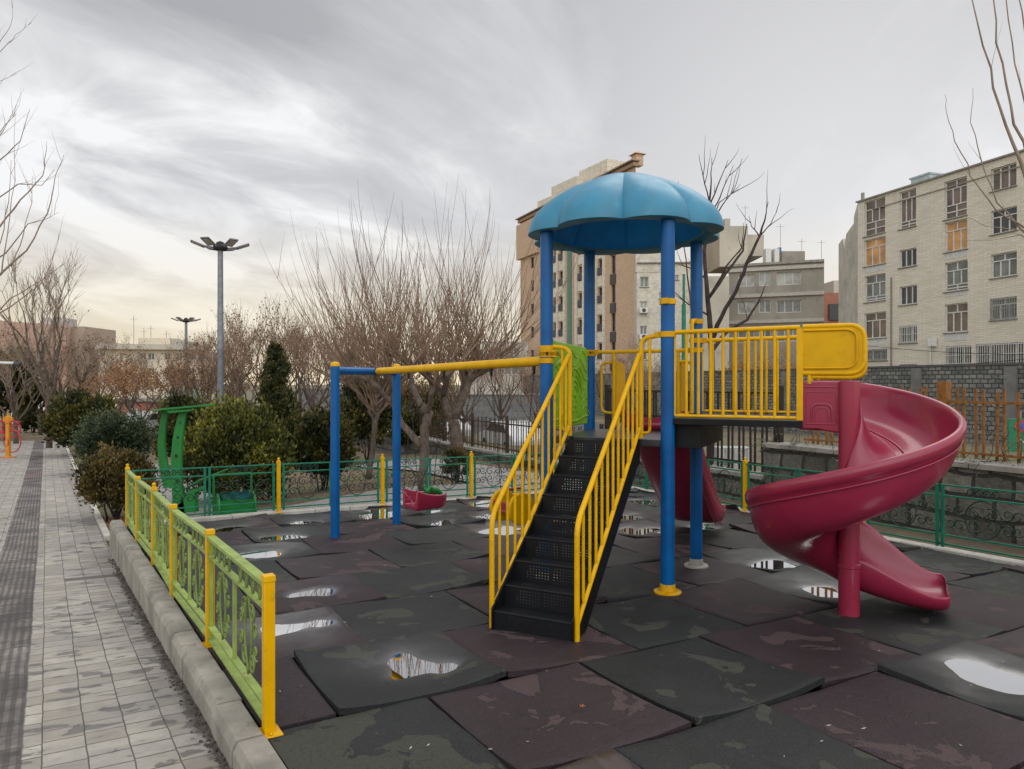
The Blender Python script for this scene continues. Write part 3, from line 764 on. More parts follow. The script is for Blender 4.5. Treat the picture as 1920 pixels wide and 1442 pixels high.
for k in range(NR):
    run = RUN-k*tread; z = zb+k*rise
    m = MB(); m.cur = 0
    m.quad(ST(aL, run, z), ST(aR, run, z), ST(aR, run-.004, z+rise-.012), ST(aL, run-.004, z+rise-.012))
    if k < NR-1:
        # rounded nosing then the tread
        noz = [(run-.004, z+rise-.012), (run+.002, z+rise-.006), (run-.001, z+rise), (run-.008, z+rise+.002)]
        for (r0, h0), (r1, h1) in zip(noz, noz[1:]): m.quad(ST(aL, r0, h0), ST(aR, r0, h0), ST(aR, r1, h1), ST(aL, r1, h1))
        m.cur = 1
        m.quad(ST(aL, run-.008, z+rise+.002), ST(aR, run-.008, z+rise+.002), ST(aR, run-tread, z+rise), ST(aL, run-tread, z+rise))
    part('step', m, [PV, PH], smooth=45)
for a, sgn in ((aL, 1), (aR, -1)):
    m = MB()
    pts = [(RUN+.015, zb-.0), (RUN+.015, zb+rise+.02), (.03, DZ+.005), (-.02, DZ+.005), (-.02, DZ-.20), (.05, DZ-.235), (RUN-.19, zb)]
    m.prism([ST(a+sgn*.0, r, z) for r, z in pts], -E2*(.014*sgn)); part('stringer', m, BLK, fixn=True, bevel=.003)
# handrails
def rail(a, sgn):
    a0 = a+sgn*.026
    H1 = .80; sl = (DZ-zb)/RUN
    zt_low = zb+H1; zt_top = DZ+.70
    hook = fillet([ST(a0, RUN-.02, zb-.005), ST(a0, RUN-.02, zt_low-.02), ST(a0, .045, zt_top+.0)], .10, 6)
    m = MB(); m.tube(hook, .0185, 12); part('handrail', m, YEL, smooth=50)
    m = MB(); lo0 = (RUN-.03, zb+.13); lo1 = (.035, zb+.13+(RUN-.065)*sl*.985+.03)
    m.tube([ST(a0, *lo0), ST(a0, *lo1)], .0165, 10)
    for k in range(10):                                           # welding tabs with a scalloped look
        t = (k+.6)/10.3; r = lo0[0]+(lo1[0]-lo0[0])*t; z = lo0[1]+(lo1[1]-lo0[1])*t
        m.box(ST(a0, r, z-.012), (.075, .012, .035), E1*1.0+UP*sl, E2)
    part('lower_rail', m, YEL, smooth=50)
    for k in range(11):
        t = (k+.85)/11.4; r = lo0[0]+(lo1[0]-lo0[0])*t; z = lo0[1]+(lo1[1]-lo0[1])*t
        ztop = zt_low-.02+(RUN-.02-r)/(RUN-.065)*(zt_top-zt_low+.02)
        m = MB(); m.tube([ST(a0, r, z), ST(a0, r, ztop)], .0105, 8); part('baluster', m, YEL, smooth=50)
rail(aL, 1); rail(aR, -1)
# hooped guards beside the stair head
def hoop(q, a_post, a_in, ztop, parent=None):
    m = MB(); m.tube(fillet([TW(a_post, 0, ztop), TW(a_in, 0, ztop-.02), TW(a_in, 0, DZ+.01)], .14, 7), .0185, 12)
    am = (a_post*.45+a_in*.55); m.tube([TW(am, 0, ztop-.01), TW(am, 0, DZ+.10)], .0125, 8)
    m.tube(fillet([TW(am, 0, DZ+.18), TW(am, 0, DZ+.055), TW(a_in, 0, DZ+.05)], .05, 4), .0125, 8)
    return part('guard_hoop', m, YEL, smooth=50)
hoop(FL, S_-.06, aL+.03, 1.965); hoop(FR, .06, aR-.03, 2.035)
strap(FL, 1.955-.05, E2); strap(FR, 2.04, -E2); strap(FR, 2.305, -E1)
# yellow upright loop behind the front right post
m = MB(); m.tube(fillet([TW(0, .08, 2.30), TW(0, .13, 2.28), TW(0, .13, PZ)], .05), .0185, 10); m.tube(fillet([TW(0, S_-.08, 2.23), TW(0, S_-.19, 2.22), TW(0, S_-.19, PZ)], .05), .0185, 10)
part('grab_bar', m, YEL, smooth=50); strap(BR, 2.225, -E1)
# back opening: cross bar and the two slide guards
m = MB(); m.tube([TW(S_-.06, S_, 1.955), TW(.06, S_, 1.955)], .0185, 12); part('cross_bar', m, YEL, smooth=50)
strap(BL, 1.955, E2); strap(BR, 1.955, -E2)
for sg, a_, name in ((1, S_*.76, ''), (-1, S_*.16, '')):
    m = MB(); m.tube([TW(a_, S_, 1.95), TW(a_, S_, DZ+.02)], .017, 10)
    a2 = a_+sg*.13
    m.tube(fillet([TW(a_, S_, 1.85), TW(a2, S_, 1.845), TW(a2, S_, DZ+.17), TW(a_, S_, DZ+.16)], .07, 6), .014, 10)
    gd = part('slide_guard', m, YEL, smooth=50)
    m = MB(); m.prism(fillet([TW(a_, S_+.03, DZ+.12), TW(a_, S_+.32, DZ+.12), TW(a_, S_+.32, 1.84), TW(a_, S_+.03, 1.86)], .09, 5), E2*.02); part('guard_plate', m, YPL, gd, fixn=True, bevel=.004)
# bridge deck to the right with its two railings
BRL = 1.0
m = MB(); m.prism([p for p in (TW(.0, -.03, PZ-.055), TW(-BRL-.02, -.03, PZ-.055), TW(-BRL-.02, S_+.03, PZ-.055), TW(.0, S_+.03, PZ-.055))], (0, 0, .05))
m.prism([TW(.03, .06, PZ-.25), TW(-.25, .06, PZ-.25), TW(-.25, S_-.06, PZ-.25), TW(.03, S_-.06, PZ-.25)], (0, 0, .194))
part('bridge_floor', m, BLK, fixn=True, bevel=.004)
def bridge_rail(b, ztop, so=.06):
    m = MB(); m.tube([TW(-so, b, ztop), TW(-BRL, b, ztop+.008)], .0185, 12); m.tube([TW(-so+.0, b, PZ+.016), TW(-BRL, b, PZ+.016)], .0125, 8)
    m.bar(TW(-BRL, b, PZ), TW(-BRL, b, ztop), .03, .045, E2); r_ = part('bridge_rail', m, YEL, smooth=50)
    for k in range(10 if b < .5 else 10):
        a = -.055-k*(BRL-.10)/9.4; m = MB(); m.tube([TW(a, b, PZ+.016), TW(a, b, ztop)], .0125, 8); part('baluster', m, YEL, r_, smooth=50)
bridge_rail(0, 2.055); bridge_rail(S_, 2.045, .08)
strap(BR, 2.045, E2)
# rounded guard panels over the slide mouth
def end_panel(b, z0, z1):
    n = E1*.012
    a0, a1 = -BRL-.02, -1.435
    out = fillet([TW(a0, b, z1), TW(a1, b, z1), TW(a1, b, z0), TW(a0, b, z0+.005)], .11, 8)
    m = MB(); m.tube(out, .0185, 12); pr = part('mouth_guard', m, YEL, smooth=50)
    m = MB(); m.prism([p-n for p in out], n*2); part('guard_plate', m, YPL, pr, fixn=True)
    m = MB(); o2 = fillet([TW(a0-.01, b-.02, z1-.03), TW(a1+.05, b-.02, z1-.03), TW(a1+.05, b-.02, z0+.04), TW(a0-.01, b-.02, z0+.04)], .08, 6); m.tube(o2, .007, 6); part('bead', m, YPL, pr, smooth=50)
    m = MB(); m.tube([TW(a0-.045, b, z0), TW(a0-.045, b, 1.64)], .014, 8); part('guard_leg', m, YEL, pr, smooth=50)
end_panel(0, 1.715, 2.066); end_panel(S_, 1.69, 2.055)

# spiral slide, bolted to the bridge
PO = TW(-1.335, 0, 0)                                            # its centre post
slide = thing('spiral_slide', 'maroon plastic spiral slide winding around a maroon post right of the yellow bridge', 'slide', (PO.x, PO.y, zg(PO.y)))
sec_out = [(.07, .42), (.095, .27), (.145, .15), (.21, .068), (.29, .02), (.38, .0), (.50, .0), (.60, .018), (.68, .065), (.735, .135), (.765, .22), (.778, .30), (.786, .325), (.805, .34), (.83, .336), (.846, .318), (.846, .285), (.838, .26),
           (.81, .25), (.80, .19), (.765, .10), (.70, .025), (.60, -.03), (.47, -.055), (.33, -.05), (.20, -.02), (.12, .03), (.07, .10)]
def sframe(kind, t):
    if kind == 'az':
        a = R(t); rad = E1*math.sin(a)+E2*math.cos(a); return PO, rad
ringsS = []
floor0 = 1.335
def add_ring(org, lat, zf, sec):
    ringsS.append([V((org.x+lat.x*r, org.y+lat.y*r, zf+h)) for r, h in sec])
def smix(a, b, t): return [(x0+(x1-x0)*t, y0+(y1-y0)*t) for (x0, y0), (x1, y1) in zip(a, b)]
sec_in = [(r if i not in (0, 27) else .07, h) for i, (r, h) in enumerate(sec_out)]
box_sec = [(.045+min(0, 0), .325), (.05, .19), (.06, .10), (.09, .045)]+[(r*1.16+.0, h) for r, h in sec_out[4:]]
for k in range(5): add_ring(PO-E2*(.34-.34*k/5), E1, floor0-.002*k, smix(box_sec, sec_out, k/5*.3))
tot = -360
def KR(k): return 1-.155*sstep(0, 1, k/22)
for k in range(0, 97):
    az = 90+tot*k/96.0; s = k/96
    z = floor0-.01-1.19*(s*1.02-.02*math.sin(s*6.28))
    g = 1-sstep(0, 1, k/14); sec = smix(sec_out, [(r*1.10, h) for r, h in sec_out], g); sec = [(r, h+(.27*s*h if h > .05 and i < 21 else 0)) for i, (r, h) in enumerate(sec)]
    if k > 84:                                                    # inner lip rises as the chute leaves the post
        t = (k-84)/12; tgt = [(.075, .28), (.085, .22), (.105, .14), (.14, .07)]+[(r, h*(1.27 if h > .05 and i < 17 else 1)) for i, (r, h) in enumerate(sec_out[4:24])]+[(.33, -.05), (.19, -.03), (.10, .02), (.06, .16)]; sec = smix(sec, tgt, t)
    kr = KR(k); sec = [(.07+(r-.07)*kr, h) for r, h in sec]
    add_ring(PO, E1*math.sin(R(az))+E2*math.cos(R(az)), z, sec)
zl = floor0-.01-1.19; tgt = [(.075, .28), (.085, .22), (.105, .14), (.14, .07)]+[(r, h*(1.27 if h > .05 and i < 17 else 1)) for i, (r, h) in enumerate(sec_out[4:24])]+[(.33, -.05), (.19, -.03), (.10, .02), (.06, .16)]
fin = [(.09, .10), (.10, .08), (.12, .055), (.16, .03), (.27, .01), (.38, .0), (.50, .0), (.60, .01), (.68, .03), (.72, .06), (.74, .085), (.75, .105), (.757, .115), (.77, .12), (.785, .115), (.79, .10), (.79, .085), (.785, .07), (.77, .05), (.76, .03), (.74, .01), (.70, -.01), (.60, -.035), (.47, -.05), (.33, -.045), (.20, -.03), (.12, .01), (.08, .06)]
for k in range(1, 15):
    t = k/14; zf = zl-.10*math.sin(min(1, t*1.15)*math.pi/2)+(.02*max(0, t-.85)/.15)
    add_ring(PO+E2*(.66*t), E1, zf-(.0), [(.07+(r-.07)*KR(99), h) for r, h in smix(tgt, fin, sstep(0, 1, t))])
m = MB(); n = len(sec_out); vs = [p for r_ in ringsS for p in r_]; fs = []
for j in range(len(ringsS)-1):
    for i in range(n): fs.append((j*n+i, (j+1)*n+i, (j+1)*n+(i+1) % n, j*n+(i+1) % n))
fs.append(tuple(range(n))); fs.append(tuple((len(ringsS)-1)*n+i for i in range(n))[::-1])
m.add(vs, fs); ch = m.build('chute', RED, slide, smooth='all', fixn=True)
sub = ch.modifiers.new('s', 'SUBSURF'); sub.levels = 1; sub.render_levels = 1
m = MB()
for frac in (.27, .36, .45):                                     # moulded grooves along the bed
    pts = []
    for k in range(3, 90):
        az = 90-360*k/96; s = k/96; z = floor0-.01-1.19*(s*1.02-.02*math.sin(s*6.28)); lat = E1*math.sin(R(az))+E2*math.cos(R(az))
        fr_ = .07+(frac-.07)*KR(k); pts.append(V((PO.x+lat.x*fr_, PO.y+lat.y*fr_, z+.004)))
    m.tube(pts, .009, 5)
m.build('ribs', RED, ch, smooth='all')
# rim moulding line under the lip
m = MB(); pts = []
for k in range(1, 97):
    az = 90-360*k/96; s = k/96; z = floor0-.01-1.19*(s*1.02-.02*math.sin(s*6.28)); lat = E1*math.sin(R(az))+E2*math.cos(R(az)); g = 1-sstep(0, 1, k/14)
    rb_ = .07+(.815*(1+.1*g)-.07)*KR(k); pts.append(V((PO.x+lat.x*rb_, PO.y+lat.y*rb_, z+.225*(1+.27*s))))
m.tube(pts, .007, 6); m.build('rim_bead', RED, ch, smooth='all')
m = MB(); m.lathe((PO.x, PO.y, 0), [(.073, zg(PO.y)-.02), (.073, .30), (.078, .305), (.078, .33), (.073, .335), (.073, .62), (.077, .625), (.077, .64), (.073, .645), (.073, 1.655), (.066, 1.662), (.0, 1.662)], 32); m.build('post', RED, slide, smooth=True)
# side wall of the slide mouth
def SW(a, z, o=0): return TW(a, -.005-o, z)
m = MB(); m.prism([SW(-.985, 1.30), SW(-1.0, 1.655), SW(-1.33, 1.66), SW(-1.33, 1.27), SW(-1.2, 1.285), SW(-1.12, 1.30)], E1*.04)
w = m.build('mouth_wall', RED, slide, fixn=True, bevel=.012, smooth=30)
m = MB()
m.tube([SW(-1.03, 1.615, 0), SW(-1.27, 1.618, 0), SW(-1.27, 1.34, 0)], .006, 6)
m.tube(fillet([SW(-1.04, 1.34), SW(-1.04, 1.58), SW(-1.25, 1.585), SW(-1.25, 1.34), SW(-1.04, 1.34)], .02, 3), .005, 6)
m.tube(fillet([SW(-1.08, 1.36), SW(-1.08, 1.49), SW(-1.22, 1.49), SW(-1.22, 1.36)], .05, 4), .009, 6)
m.tube(fillet([SW(-1.105, 1.36), SW(-1.105, 1.465), SW(-1.195, 1.465), SW(-1.195, 1.36)], .04, 4), .005, 6)
m.build('wall_moulding', RED, w, smooth=50)
m = MB(); m.prism([TW(-.99, S_-.03, 1.30), TW(-.99, S_-.03, 1.655), TW(-1.33, S_-.03, 1.66), TW(-1.33, S_-.03, 1.30)], E1*.04); m.prism([TW(-1.0, .03, 1.29), TW(-1.335, .03, 1.29), TW(-1.335, S_-.03, 1.29), TW(-1.0, S_-.03, 1.29)], (0, 0, .02)); m.build('mouth_wall', RED, slide, fixn=True, bevel=.006)

# wave slide at the back of the tower
wo = TW(S_*.40, S_+.02, DZ); wslide = thing('wave_slide', 'straight maroon wave slide descending behind the blue tower posts', 'slide', (wo.x, wo.y, zg(wo.y+1)))
m = MB(); secw = [(-.30, .13), (-.315, .15), (-.335, .15), (-.345, .13), (-.335, .02), (-.30, -.05), (-.2, -.07), (0, -.075), (.2, -.07), (.30, -.05), (.335, .02), (.345, .13), (.335, .15), (.315, .15), (.30, .13), (.285, .06), (.24, .02), (0, .0), (-.24, .02), (-.285, .06)]
prof = [(-.05, 0), (.12, -.005), (.3, -.08), (.5, -.24), (.7, -.42), (.9, -.58), (1.1, -.73), (1.3, -.88), (1.5, -1.03), (1.7, -1.15), (1.88, -1.22), (2.05, -1.245), (2.2, -1.24)]
prev = None; vs = []; fs = []
for k, (d, h) in enumerate(prof):
    d0, h0 = prof[max(k-1, 0)]; d1, h1 = prof[min(k+1, len(prof)-1)]; tg = V((d1-d0, h1-h0, 0)).normalized(); nn = V((-tg.y, tg.x, 0))
    zo = DZ+h-.0
    for x, y in secw: p = wo+E1*(d+nn.x*y)+E2*x; vs.append(V((p.x, p.y, zo+nn.y*y+.06)))
n = len(secw)
for j in range(len(prof)-1):
    for i in range(n): fs.append((j*n+i, j*n+(i+1) % n, (j+1)*n+(i+1) % n, (j+1)*n+i))
fs.append(tuple(range(n))); fs.append(tuple((len(prof)-1)*n+i for i in range(n)))
m.add(vs, fs); wc = m.build('chute', RED, wslide, smooth='all', fixn=True); sub = wc.modifiers.new('s', 'SUBSURF'); sub.levels = 1; sub.render_levels = 1
m = MB()
for xx in (.20, .26):
    m.tube([wo+E1*(d)+E2*(xx+.06)+UP*(h-.01) for d, h in prof[1:]], .007, 6)
m.build('ribs', RED, wc, smooth='all')

# ------------------------------------------------------------------ swing frame and swings
S1 = V((-2.04, 8.22, 0)); S2 = V((-1.49, 9.2, 0))
swf = thing('swing_set', 'blue two-post swing set with long yellow top bar reaching the tower', 'swing frame', (S1.x, S1.y, zg(S1.y)))
for q in (S1, S2):
    m = MB(); m.lathe((q.x, q.y, 0), [(.053, zg(q.y)-.02), (.053, 1.845)], 28); po = m.build('post', BLU, swf, smooth=True)
    m = MB(); m.lathe((q.x, q.y, 0), [(.055, 1.835), (.055, 1.85), (.05, 1.868), (.035, 1.882), (.015, 1.889), (0, 1.89)], 28); m.build('post_cap', YCR, po, smooth=50)
m = MB(); m.tube([V((S1.x, S1.y, 1.785)), V((S2.x, S2.y, 1.785))], .046, 20); m.build('cross_bar', BLU, swf, smooth=True)
SA = V((-1.69, 8.84, 1.785)); SB_ = V((FL.x, FL.y, 1.84))
SA2 = SA+(SA-SB_).normalized()*.02
m = MB(); m.tube([SA2, SB_-(SB_-SA).normalized()*.05], .043, 20); tb = m.build('top_bar', YEL, swf, smooth=True)
m = MB(); dd = (SB_-SA).normalized(); m.tube([SA-dd*.05, SA+dd*.07], .05, 16); m.build('bar_socket', plain('blackened_joint', (.02, .03, .06), .6, dirt=.9, dirtcol=(.35, .2, .02)), tb, smooth=True)
strap(FL, 1.84, -dd*V((1, 1, 0)), None)
def bar_at(px):
    k = (px-960)/F; t = (SA.x-k*SA.y)/(k*(SB_.y-SA.y)-(SB_.x-SA.x)); return SA+(SB_-SA)*t
def chain(p0, p1):
    m = MB(); L = (p1-p0).length; n = int(L/.017); d = (p1-p0)/n
    for i in range(n):
        c = p0+d*(i+.5); s_ = V((1, 0, 0)) if i % 2 else V((0, 1, 0)); ln = d*.66
        m.tube([c-ln+s_*.0, c-ln*.5+s_*.0055, c+ln*.5+s_*.0055, c+ln, c+ln*.5-s_*.0055, c-ln*.5-s_*.0055], .0022, 4, closed=True)
    return m
def swing(x0, x1, seat_px, ybot, kind):
    a, b = bar_at(x0), bar_at(x1); mid = (a+b)/2; zb_ = CH-(ybot-HZ)/F*mid.y
    lab = 'maroon bucket swing seat hanging on chains from the yellow bar' if kind == 'red' else 'yellow and red round-sided swing seat hanging beside the stair rail'
    s = thing('swing', lab, 'swing', (mid.x, mid.y, a.z-.05), 'swings on the yellow top bar')
    ax = V(((b-a).x, (b-a).y, 0)).normalized(); ay = V((-ax.y, ax.x, 0)); hw = (b-a).length/2
    for p in (a, b):
        m = MB(); m.box(p-UP*.055, (.03, .016, .045), ax); m.box(p-UP*.095, (.014, .02, .035), ax); m.build('hanger', IRON, s, smooth=40)
    for sg in (-1, 1):
        top_ = mid+ax*(hw*sg); top_.z = mid.z-.10
        bot = mid+ax*(.17*sg)+ay*.0; bot.z = zb_+.27
        chain(top_, bot+V((0, 0, 0))).build('chain', CHN, s)
        if kind == 'red': chain(top_-UP*.55+(bot-top_)*.05, mid+ax*(.13*sg)-ay*.2+UP*(zb_+.20-mid.z)).build('chain', CHN, s)
    c = V((mid.x, mid.y, zb_))
    if kind == 'red':
        # moulded tub: hollow, rounded, high at the back end
        secs = []; NX = 9
        def loop(k, inset):
            pts = []
            return pts
        m = MB(); prof_ = [(-.24, .10, .215, .235), (-.225, .125, .0, .25), (-.12, .135, .0, .235), (0, .14, .0, .20), (.10, .135, .0, .165), (.20, .12, .01, .15), (.27, .095, .05, .165)]
        prof_ = [(-.20, .145, .012, .205), (-.187, .155, .0, .22), (-.11, .155, .0, .185), (0, .155, .0, .16), (.09, .15, .0, .15), (.16, .135, .01, .15), (.205, .105, .04, .16)]
        vs = []; fs = []; rows = []
        for (x, w, z0, z1) in prof_:
            o = [(-w, z1), (-w*.96, z0+.03), (-w*.82, z0), (w*.82, z0), (w*.96, z0+.03), (w, z1), (w-.022, z1+.004), (w*.8-.018, z0+.045), (-w*.8+.018, z0+.045), (-w+.022, z1+.004)]
            rows.append([c+ay*x+ax*y*1.1+UP*z for y, z in o])
        n = 10
        for r_ in rows: vs += r_
        for j in range(len(rows)-1):
            for i in range(n): fs.append((j*n+i, (j+1)*n+i, (j+1)*n+(i+1) % n, j*n+(i+1) % n))
        fs.append(tuple(range(n))); fs.append(tuple((len(rows)-1)*n+i for i in range(n))[::-1])
        m.add(vs, fs); st = m.build('seat', RED, s, smooth=50, fixn=True, bevel=.008)
        m = MB()
        for sg in (-1, 1):
            m.tube([c-ay*.207+ax*(-.10+.20*t)+UP*(.125+sg*(.05*(1-(2*t-1)**2))*-1+sg*.06) for t in [i/10 for i in range(11)]], .005, 5)
            m.tube([c+ay*(.12+.04*math.cos(t*6.28))+ax*(sg*.152)+UP*(.09+.03*math.sin(t*6.28)) for t in [i/10 for i in range(10)]], .004, 5, closed=True)
        m.build('relief', RED, st, smooth=50)
        m = MB()                                                   # moulded green grip, like a crouching creature with two knobs
        m.tube([c+ay*.0+UP*.17, c+ay*.07+UP*.19, c+ay*.15+UP*.175, c+ay*.21+UP*.13], [.03, .042, .038, .02], 10)
        for sg in (-1, 1):
            m.tube([c+ay*.03+ax*.04*sg+UP*.17, c+ay*.03+ax*.075*sg+UP*.225], .012, 8); m.lathe(c+ay*.03+ax*.075*sg+UP*.225, [(0, -.018), (.016, -.01), (.018, .004), (.012, .016), (0, .02)], 10)
        m.build('grip', KGR, s, smooth=60)
    else:
        m = MB(); m.box(c+UP*.10, (.26, .26, .03), ax); m.box(c+UP*.14-ay*.11, (.26, .03, .10), ax)
        m.build('seat', RED, s, bevel=.01)
        for sg in (-1, 1):
            m = MB(); m.lathe(c+ax*(sg*.14)+UP*.13, [(.0, -.012), (.07, -.014), (.075, -.02), (.14, -.02), (.15, -.01), (.15, .01), (.14, .02), (.0, .02)], 28, ax); m.build('side_disc', YPL, s, smooth=40)
        m = MB(); m.tube(fillet([c+ax*.0-ay*.12+UP*.22, c-ay*.12+UP*.30+ax*.03, c+ay*.12+UP*.30+ax*.03, c+ay*.12+UP*.22], .04), .014, 8); m.build('grip', RED, s, smooth=50)
    return s
swing(766, 832, 800, 952, 'red'); swing(921, 1001, 962, 976, 'yellow')
# ------------------------------------------------------------------ fences of the playground
def spiral(c, ex, ez, r, turns, a0, sg, n=16):
    return [V(c)+V(ex)*(r*(1-.78*i/n)*math.cos(a0+sg*turns*6.283*i/n))+V(ez)*(r*(1-.78*i/n)*math.sin(a0+sg*turns*6.283*i/n)) for i in range(n+1)]
def scrolls(mb, p, ex, w, z0, z1, r, simple=False):
    """centre oval with curls at both sides; p is the middle of the panel"""
    zc = (z0+z1)/2; h = (z1-z0)/2; c = V((p.x, p.y, zc)); nd = 10 if simple else 14
    o = min(w*.3, h*.92)
    mb.tube([c+ex*(o*math.cos(t))+UP*(h*.97*math.sin(t)) for t in [6.283*i/18 for i in range(18)]], r, 4, closed=True)
    for sg in (-1, 1):
        for k in (-1, 1):
            cc = c+ex*(sg*(o+.055))+UP*(k*h*.42); mb.tube(spiral(cc, ex*sg, UP*k, .065, 1.25, -2.6, 1, nd), r, 4)
            cc = c+ex*(sg*(o*.45))+UP*(k*h*.30); mb.tube(spiral(cc, ex*sg, UP*k, .07, 1.2, 2.2, -1, nd), r*.9, 4)
            cc = c+ex*(sg*(o+.15))+UP*(k*h*.35); mb.tube(spiral(cc, ex*-sg, UP*k, .055, 1.1, 2.6, -1, nd), r*.9, 4)
    mb.tube([c+ex*(-o*.5), c+ex*(-o*.2)+UP*h*.3, c+UP*.02, c+ex*(o*.2)+UP*h*.3, c+ex*(o*.5)], r*.9, 4)
def topband(mb, p, ex, z0, z1, r, n=2, rad=None):
    rad = rad or (z1-z0)*.5; zc = (z0+z1)/2
    for sg in (-1, 1):
        for k in range(n):
            c = V((p.x, p.y, zc))+ex*(sg*(rad*.9+k*rad*1.9)); mb.tube(spiral(c, ex*sg, UP, rad*.95, 1.4, 3.1, -1, 12), r, 4)
def fpost(q, h, parent, mat_, w=.05, ang=V((1, 0, 0)), ball=False):
    z0 = zg(q.y)
    m = MB(); m.box((q.x, q.y, z0+h/2-.01), (w, w, h-.02), ang); m.box((q.x, q.y, z0+.008), (w*2.5, w*2.1, .012), ang)
    for i in (-1, 1):
        m.lathe(V((q.x, q.y, z0+.014))+ang*(i*w*.95), [(.008, 0), (.008, .01), (0, .012)], 8)
    m.box((q.x, q.y, z0+h-.005), (w*1.14, w*1.14, .03), ang, taper=.93)
    if ball: m.lathe((q.x, q.y, z0+h+.01), [(.022, 0), (.014, .012), (.02, .026), (.016, .04), (0, .048)], 12)
    return m.build('post', mat_, parent, bevel=.003, smooth=35)
def fline(name, label, pts, colr, split, wbar, skip_end=0, oh=0):
    q0 = V((*pts[0], 0)); th = thing(name, label, 'fence', (q0.x, q0.y, zg(q0.y)))
    for i, (x, y) in enumerate(pts):
        q = V((x, y, 0)); nx_ = V((*pts[min(i+1, len(pts)-1)], 0)); pv = V((*pts[max(i-1, 0)], 0)); an = (nx_-pv).normalized()
        if not (skip_end and i == 0): fpost(q, .735, th, YEL, .05, an, ball=(colr is GRN or i in (3, 5)))
    for i in range(len(pts)-1):
        a = V((*pts[i], 0)); b = V((*pts[i+1], 0)); ex = (b-a).normalized(); L = (b-a).length
        seg = [(.07, L/2-.03), (L/2+.03, L-.07)] if split else [(.06, L-.06)]
        if colr is LGR: seg = [(.027, L-.027)]
        for s0, s1 in seg:
            p0 = a+ex*s0; p1 = a+ex*s1; g = lambda p, h: V((p.x, p.y, zg(p.y)+h))
            m = MB(); mid = (p0+p1)/2; exs = (g(p1, 0)-g(p0, 0)).normalized()
            if colr is LGR:
                H = [(.70, .05, .022), (.585, .04, .014), (.135, .04, .014), (.055, .04, .014)]
                for h, w, t in H: m.bar(g(p0, h), g(p1, h), w, t)
                for p in (p0+ex*.012, p1-ex*.012, mid): m.bar(g(p, .055 if p is not mid else .135), g(p, .70 if p is not mid else .585), .04 if p is not mid else .035, .018, ex.cross(UP))
                sc = MB()
                for k in range(9):                                # ring scrolls between the two upper rails
                    if k == 4: continue
                    c = p0+(p1-p0)*((k+1)/10); c = g(c, .642); sc.tube([c+ex*(.026*math.cos(t))+UP*(.05*math.sin(t)) for t in [6.283*i/10 for i in range(10)]], .0055, 4, closed=True)
                    sc.tube(spiral(c-UP*.02, ex, UP, .022, 1.2, 1.5, 1, 9), .0055, 4)
                for q in (.27, .73):
                    c = p0+(p1-p0)*q; c = g(c, .36)
                    for sg in (-1, 1):
                        sc.tube([c+ex*(sg*.075*math.sin(t*3.14))+UP*(.205*(2*t-1)) for t in [i/12 for i in range(13)]], .0065, 4)
                        for k in (-1, 1):
                            sc.tube(spiral(c+ex*(sg*.085)+UP*(k*.12), ex*sg, UP*k, .055, 1.3, 2.4, -1, 13), .0065, 4)
                            sc.tube(spiral(c+ex*(sg*.155)+UP*(k*.05), ex*-sg, UP*k, .045, 1.2, 2.4, -1, 11), .006, 4)
                pn = m.build('panel', colr, th, bevel=.002); sc.build('scrollwork', plain('mossy_green_paint', (.17, .235, .055), .5, dirt=.6, dirtcol=(.08, .07, .04)), pn, smooth='all')
            else:
                for h in (.695, .585, .17, .075): m.bar(g(p0, h), g(p1, h), .018, .018)
                for p in (p0, p1): m.bar(g(p, .04 if colr is GRN else 0), g(p, .70), .03, .022, ex.cross(UP))
                sc = MB(); gm = g(mid, 0); LL = s1-s0
                scrolls(sc, g(mid, 0), exs, LL*.72, gm.z+.18, gm.z+.575, .0068, simple=a.y > 9)
                topband(sc, g(mid, 0), exs, gm.z+.59, gm.z+.69, .0068, 2 if LL < 1.2 else 3, .045)
                m.bar(g(p0-ex*.05, .695), g(p0, .695), .018, .018); m.bar(g(p1, .695), g(p1+ex*.05, .695), .018, .018); m.bar(g(p0-ex*.05, .075), g(p0, .075), .018, .018); m.bar(g(p1, .075), g(p1+ex*.05, .075), .018, .018)
                pn = m.build('panel', colr, th, bevel=.002); sc.build('scrollwork', plain('dull_green_iron', (.008, .036, .026), .5, dirt=.5), pn, smooth='all')
    return th
fline('side_fence', 'light green panelled fence with yellow posts along the kerb beside the paved path', LF, LGR, False, .04)
fline('back_fence', 'dark green scrollwork fence with yellow posts along the far edge of the playground', BF, GRN, True, .02, 1)
fline('right_fence', 'dark green scrollwork fence with yellow posts in front of the stone garden wall', RF, GRN, True, .02, 1)

